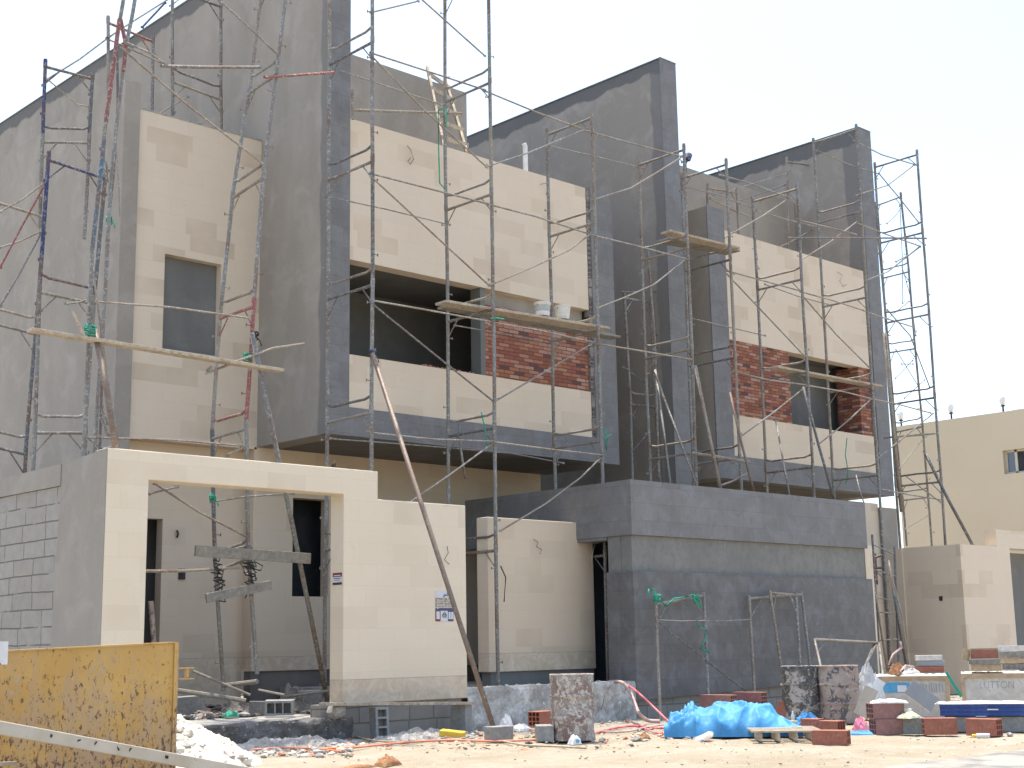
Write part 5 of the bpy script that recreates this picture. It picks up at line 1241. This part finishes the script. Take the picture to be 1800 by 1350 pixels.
def heap(cx, cy, rx_, ry_, h, mt_, name, label, kind, seed, n=90, rough_=.16, cat=None):
    b_ = MB()
    for j in range(n+1):
        for i in range(n+1):
            u, v_ = 2*i/n-1, 2*j/n-1; r = math.hypot(u, v_)
            q = Vector((u*3, v_*3, seed)); k = max(0, 1-r*(1+.25*mnoise.noise(q*.6)))
            z = h*k**.8*(1+rough_*2*mnoise.noise(q*1.2))+h*rough_*min(1, k*6)*(mnoise.noise(q*3)+.6*mnoise.noise(q*8)+.4*mnoise.noise(q*17))
            x, y = cx+u*rx_, cy+v_*ry_; b_.v.append((x, y, z-.03+(0 if k > 0 else -.05)))
    k = n+1; b_.f = [[j*k+i, j*k+i+1, (j+1)*k+i+1, (j+1)*k+i] for j in range(n) for i in range(n)]; b_.m = [0]*len(b_.f)
    o = b_.build(name, mt_, weld=False); return tag(o, label, cat, kind=kind)
hc = gp(318, 1352)
heap(hc.x-.05, hc.y+.35, 1.05, .95, .66, 'rubble_w', 'plaster_heap', 'heap of broken white plaster behind the yellow panel', 'stuff', 3, rough_=.05)
def in_heap():
    a, r = random.random()*6.28, random.random()**.6
    return hc.x-.05+.95*r*math.cos(a), hc.y+.35+.9*r*math.sin(a), max(0, .60*(1-r)**.8-.02)
scatter('plaster_lumps', ['rubble_w', 'rubble_w', 'rubble_w', 'rubble'], 900, in_heap, 'lumps of broken white plaster on the heap', .015, .085, .75)
tag(MB().bar(at(330, 1312, 'Y', hc.y-.1), at(331, 1294, 'Y', hc.y-.1), .04, .04).bar(at(310, 1312, 'Y', hc.y-.12), at(333, 1314, 'Y', hc.y-.12), .04, .03).build('wood_stub', 'card'), 'small wooden stub poking out of the plaster heap', 'timber')
hp = gy(735, 15.5); heap(hp.x, hp.y, .9, .42, .13, 'rubble', 'rubble_heap', 'low heap of grey rubble under the board at the cream pier', 'stuff', 9, rough_=.3)
hp2 = gp(500, 1312); heap(hp2.x, hp2.y, 1.3, .5, .12, 'rubble', 'rubble_heap', 'thin rubble in front of the gateway step', 'stuff', 12, rough_=.4)
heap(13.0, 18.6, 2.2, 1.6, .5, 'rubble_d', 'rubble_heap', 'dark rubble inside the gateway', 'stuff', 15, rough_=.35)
def zone(px0, px1, py0, py1, z=0.):
    def f():
        p = gp(random.uniform(px0, px1), random.uniform(py0, py1), z); return p.x, p.y, z-.005
    return f
RB = ['rubble', 'rubble', 'rubble_w', 'rubble_r', 'rubble']
scatter('debris', RB, 330, zone(600, 850, 1281, 1303), 'rubble and broken clay scattered in front of the cream pier', .008, .05)
scatter('debris', RB, 300, zone(390, 620, 1296, 1330), 'rubble scattered in front of the gateway step', .01, .07)
scatter('debris', RB+['brown_p'], 300, zone(850, 1240, 1262, 1300), 'rubble scattered around the lone barrel', .007, .04)
scatter('debris', ['rubble', 'rubble_w', 'sand'], 500, zone(380, 1800, 1300, 1345), 'pebbles scattered over the sand', .004, .02)
scatter('debris', ['rubble', 'rubble_w', 'rubble_r'], 160, zone(1180, 1800, 1280, 1312), 'pebbles around the blocks and the tarpaulin', .004, .022)
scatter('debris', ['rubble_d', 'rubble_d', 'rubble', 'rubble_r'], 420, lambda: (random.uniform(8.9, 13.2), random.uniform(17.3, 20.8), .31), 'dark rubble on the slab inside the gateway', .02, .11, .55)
scatter('debris', ['rubble_w', 'rubble'], 200, lambda: (random.uniform(14.2, 17.8), random.uniform(16.1, 17.0), .585+J(.01)), 'lime crumbs on top of the low wall', .01, .045)
scatter('debris', ['rubble', 'rubble_w', 'brown_p', 'card', 'rubble_r', 'card'], 190, zone(1190, 1560, 1262, 1288), 'scraps of board and rubble around the pair of barrels', .01, .06, .4)
scatter('debris', ['card', 'rubble_w', 'brown_p', 'wrap'], 110, zone(1640, 1800, 1268, 1284), 'scraps of board between the crates and the blocks', .01, .06, .4)
scatter('debris', ['rubble_r', 'purple_clay', 'rubble'], 90, zone(640, 800, 1283, 1296), 'broken red clay under the board at the cream pier', .012, .05, .5)
scatter('debris', ['rubble', 'rubble_w', 'rubble_d', 'card', 'rubble_r', 'wood_dk'], 330, zone(560, 1250, 1284, 1316), 'mixed building rubble strewn over the sand before the walls', .006, .045, .5)
scatter('debris', ['wood', 'card', 'brown_p', 'wood_dk'], 60, zone(420, 1250, 1275, 1318), 'splinters of board and paper on the sand', .015, .07, .15)
scatter('brick_bits', ['rubble_r', 'rubble_r', 'purple_clay'], 60, lambda: (random.uniform(15.75, 17.05), random.uniform(19.04, 19.2), 6.185), 'broken red brick slips heaped on the sill of the long opening', .02, .05, .6)
for k, (px, py, z, s, lab) in enumerate(((1300-60, 1300, 0, .1, 'small tan stone left of the tarpaulin'), (1120, 1302, 0, .07, 'dark lump of earth between the barrel and the tarpaulin'), (1058, 1304, 0, .06, 'dark clod just right of the lone barrel'))):
    tag(MB().add(*rock(gp(px, py)+Vector((0, 0, s*.3)), s, k+5, .5, 2)).build('stone', 'rubble_d' if k else 'rubble'), lab, 'stone')
crumple('leaf_scrap', 'brown_p', gp(1131, 1300), .09, .06, .07, 61, 'orange brown cardboard scrap left of the tarpaulin', 'litter')
# inside the gateway
for pts, lab in ((((300, 1212), (432, 1232)), 'long pole lying on the rubble in the gateway'), (((395, 1205), (452, 1198)), 'short round timber lying behind the gateway post'), (((340, 1180), (440, 1222)), 'thin dark batten lying slanted in the gateway'), (((455, 1213), (500, 1222)), 'short batten lying in the middle of the gateway'), (((500, 1225), (580, 1214)), 'thin rod lying near the right side of the gateway')):
    a_, c_ = at(*pts[0], 'Y', 18.), at(*pts[1], 'Y', 17.4); tag(MB().tube([a_, c_], .035 if 'pole' in lab or 'timber' in lab else .02, 7).build('pole', 'wood_dk'), lab, 'pole')
b_ = MB().wall(-.2, .2, 0, .2, -.1, .1, [(-.165, -.065, .03, .17), (-.045, .045, .03, .17), (.065, .165, .03, .17)]); b_.box(-.17, .17, .05, .06, .02, .18)
p = at(492, 1248, 'Y', 17.0); o = b_.build('concrete_block', 'cblock'); put(o, (p.x, 17.0, .33), -az(470)-.15, rx=R(4)); tag(o, 'grey hollow block with three cells lying in the gateway', 'block', 'grey concrete blocks')
for (px, py, Y, w2, h2, lab) in ((330, 1215, 18.6, .5, .28, 'grey block pile at the left of the gateway floor'), (455, 1235, 17.7, .22, .2, 'grey block lying left of the hollow block in the gateway'), (545, 1228, 18.3, .35, .3, 'low grey block at the right of the gateway floor')):
    p = at(px, py, 'Y', Y); o = MB().box(-w2/2, w2/2, -.1, .1, 0, h2).build('concrete_block', 'cblock', bevel=.01); put(o, (p.x, Y, .30), .2+J(.3), ry=J(.08)); tag(o, lab, 'block', 'grey concrete blocks')
crumple('green_bag', 'green_b', (at(405, 1244, 'Y', 17.2).x, 17.2, .33), .1, .08, .07, 66, 'scrap of green plastic in the gateway rubble', 'bag')
tag(MB().obox(at(270, 1120, 'Y', 18.0), .03, .02, .5, Matrix.Rotation(-.12, 3, 'Y')).build('pole', 'barrel_br'), 'reddish timber leaning behind the left side of the gateway', 'timber')
# small socket hole boxes in the stone
for x, y, Y, lab in ((320, 1009, 21.38, 'small black socket box on the inner cream wall'),):
    p = at(x, y, 'Y', Y); tag(MB().box(p.x-.06, p.x+.06, Y-.01, Y+.03, p.z-.09, p.z+.09).build('socket_box', 'cable'), lab, 'socket')
for x, y, Y, lab in ((1654, 1052, 0, 'small black socket box in the side of the neighbour wall'),):
    p = at(x, y, 'X', 28.735); tag(MB().box(28.725, 28.745, p.y-.04, p.y+.04, p.z-.05, p.z+.05).build('socket_box', 'cable'), lab, 'socket')

# ================================================================ posters
def flat(parent, name, mt_, x0, x1, z0, z1, y):
    return MB().box(x0, x1, y, y+.0015, z0, z1).build(name, mt_, parent)
MT['pap'] = m_noise('printed_paper', [(.62, .62, .62), (.56, .56, .58)], (5, 20), bmp=None, rough=.5)
MT['brn'] = m_noise('brown_ink', [(.28, .20, .11), (.33, .25, .15)], (5, 20), bmp=None, rough=.5)
MT['mar'] = m_noise('maroon_ink', [(.20, .03, .05), (.17, .03, .04)], (5, 20), bmp=None, rough=.5)
MT['nvy'] = m_noise('navy_ink', [(.07, .07, .13), (.09, .09, .15)], (5, 20), bmp=None, rough=.5)
MT['whi'] = m_noise('white_ink', [(.68, .66, .63), (.62, .6, .58)], (5, 20), bmp=None, rough=.5)
MT['blk'] = m_noise('black_ink', [(.04, .04, .05), (.05, .05, .06)], (5, 20), bmp=None, rough=.5)
# joined Arabic letter forms, set right to left
TXT = {'a': '\ufee1\ufeee\ufef4\ufee8\ufee4\ufedf\ufef7\u0020\ufedd\ufe8e\ufee4\ufecb\ufe83', 'b': '\ufea6\ufe91\ufe8e\ufec4\ufee4\ufedf\ufe8d\ufeed\u0020\ufea9\ufef3\ufeaa\ufea4\ufedf\ufe8d'}
def text(parent, body, size, w_, x, z, y, mt_, rot=0.):
    tx = bpy.data.curves.new('t', 'FONT'); tx.body = body; tx.size = size; tx.align_x = 'CENTER'; tx.offset = .0015
    to = bpy.data.objects.new('lettering', tx); col.objects.link(to); bpy.context.view_layer.update()
    me = to.to_mesh().copy(); bpy.data.objects.remove(to)
    lo = bpy.data.objects.new('lettering', me); me.materials.append(MT[mt_]); col.objects.link(lo)
    xs = [v_.co.x for v_ in me.vertices] or [0, 1]; k = w_/max(.01, max(xs)-min(xs))
    lo.parent = parent; lo.scale = (k, 1, 1); lo.rotation_euler = (R(90), 0, rot); lo.location = Vector((x, y, z))-parent.location
    return lo
q = [at(765, 1051, 'Y', 16.098), at(797, 1092, 'Y', 16.098)]
x0, x1, z1, z0 = q[0].x, q[1].x, q[0].z, q[1].z; W_, H_ = x1-x0, z1-z0
po = empty('poster', ((x0+x1)/2, 16.098, z0), 'printed Arabic trade poster with a small house emblem on the cream pier', 'poster')
flat(po, 'sheet', 'pap', x0, x1, z0, z1+.10, 16.096)
flat(po, 'band', 'brn', x0+.004, x1-.004, z1-.19*H_, z1, 16.094); flat(po, 'band', 'brn', x0+.004, x1-.004, z1-.40*H_, z1-.21*H_, 16.094)
flat(po, 'band', 'nvy', x0, x1, z1-.55*H_, z1-.43*H_, 16.094)
flat(po, 'column', 'mar', x0, x0+.28*W_, z0, z1-.551*H_, 16.094); flat(po, 'column', 'pap', x0+.05*W_, x0+.23*W_, z0+.03, z1-.58*H_, 16.092)
flat(po, 'column', 'nvy', x1-.31*W_, x1, z0, z1-.551*H_, 16.094)
for k in (0, 1): flat(po, 'column', 'pap', x1-.28*W_+k*.14*W_, x1-.165*W_+k*.14*W_, z0+.03, z1-.60*H_, 16.092)
text(po, TXT['a'], .09, W_*.86, (x0+x1)/2, z1-.15*H_, 16.0925, 'whi'); text(po, TXT['b'], .09, W_*.86, (x0+x1)/2, z1-.36*H_, 16.0925, 'whi')
ex, ez = x0+.49*W_, z0+.26*H_
em = MB(); hx = .085*W_
for a, c_ in (((-1, -1), (1, -1)), ((-1.25, .1), (0, 1.5)), ((0, 1.5), (1.25, .1)), ((-1.25, .1), (-1, -1)), ((1.25, .1), (1, -1)), ((-1, .1), (1, .1))):
    em.bar((ex+a[0]*hx, 16.091, ez+a[1]*hx*.9), (ex+c_[0]*hx, 16.091, ez+c_[1]*hx*.9), .0015, .011, up=(0, .01, 1))
em.build('emblem', 'blk', po)
text(po, '\ufee1\ufee0\ufed7', .06, W_*.4, (x0+x1)/2+.05, z1+.03, 16.0925, 'nvy')
# sticker on the inner face of the pier
ya, yb = at(601, 1018, 'X', 11.832).y, at(585, 1018, 'X', 11.832).y; za, zb = at(593, 1028, 'X', 11.832).z, at(593, 1007, 'X', 11.832).z
sk = empty('sticker', (11.83, (ya+yb)/2, za), 'small maroon and white shop sticker on the inner side of the gate pier', 'sticker'); h = zb-za
for nme, mt_, a, c_ in (('band', 'mar', .66, 1.0), ('sheet', 'pap', .20, .655), ('band', 'blk', 0., .195)):
    MB().box(11.829, 11.832, ya, yb, za+a*h, za+c_*h).build(nme, mt_, sk)
MB().box(11.827, 11.8285, ya+.03, yb-.03, za+.74*h, za+.82*h).build('script', 'whi', sk); MB().box(11.827, 11.8285, ya+.03, yb-.03, za+.50*h, za+.56*h).build('script', 'blk', sk); MB().box(11.827, 11.8285, ya+.05, yb-.05, za+.36*h, za+.39*h).build('script', 'blk', sk)
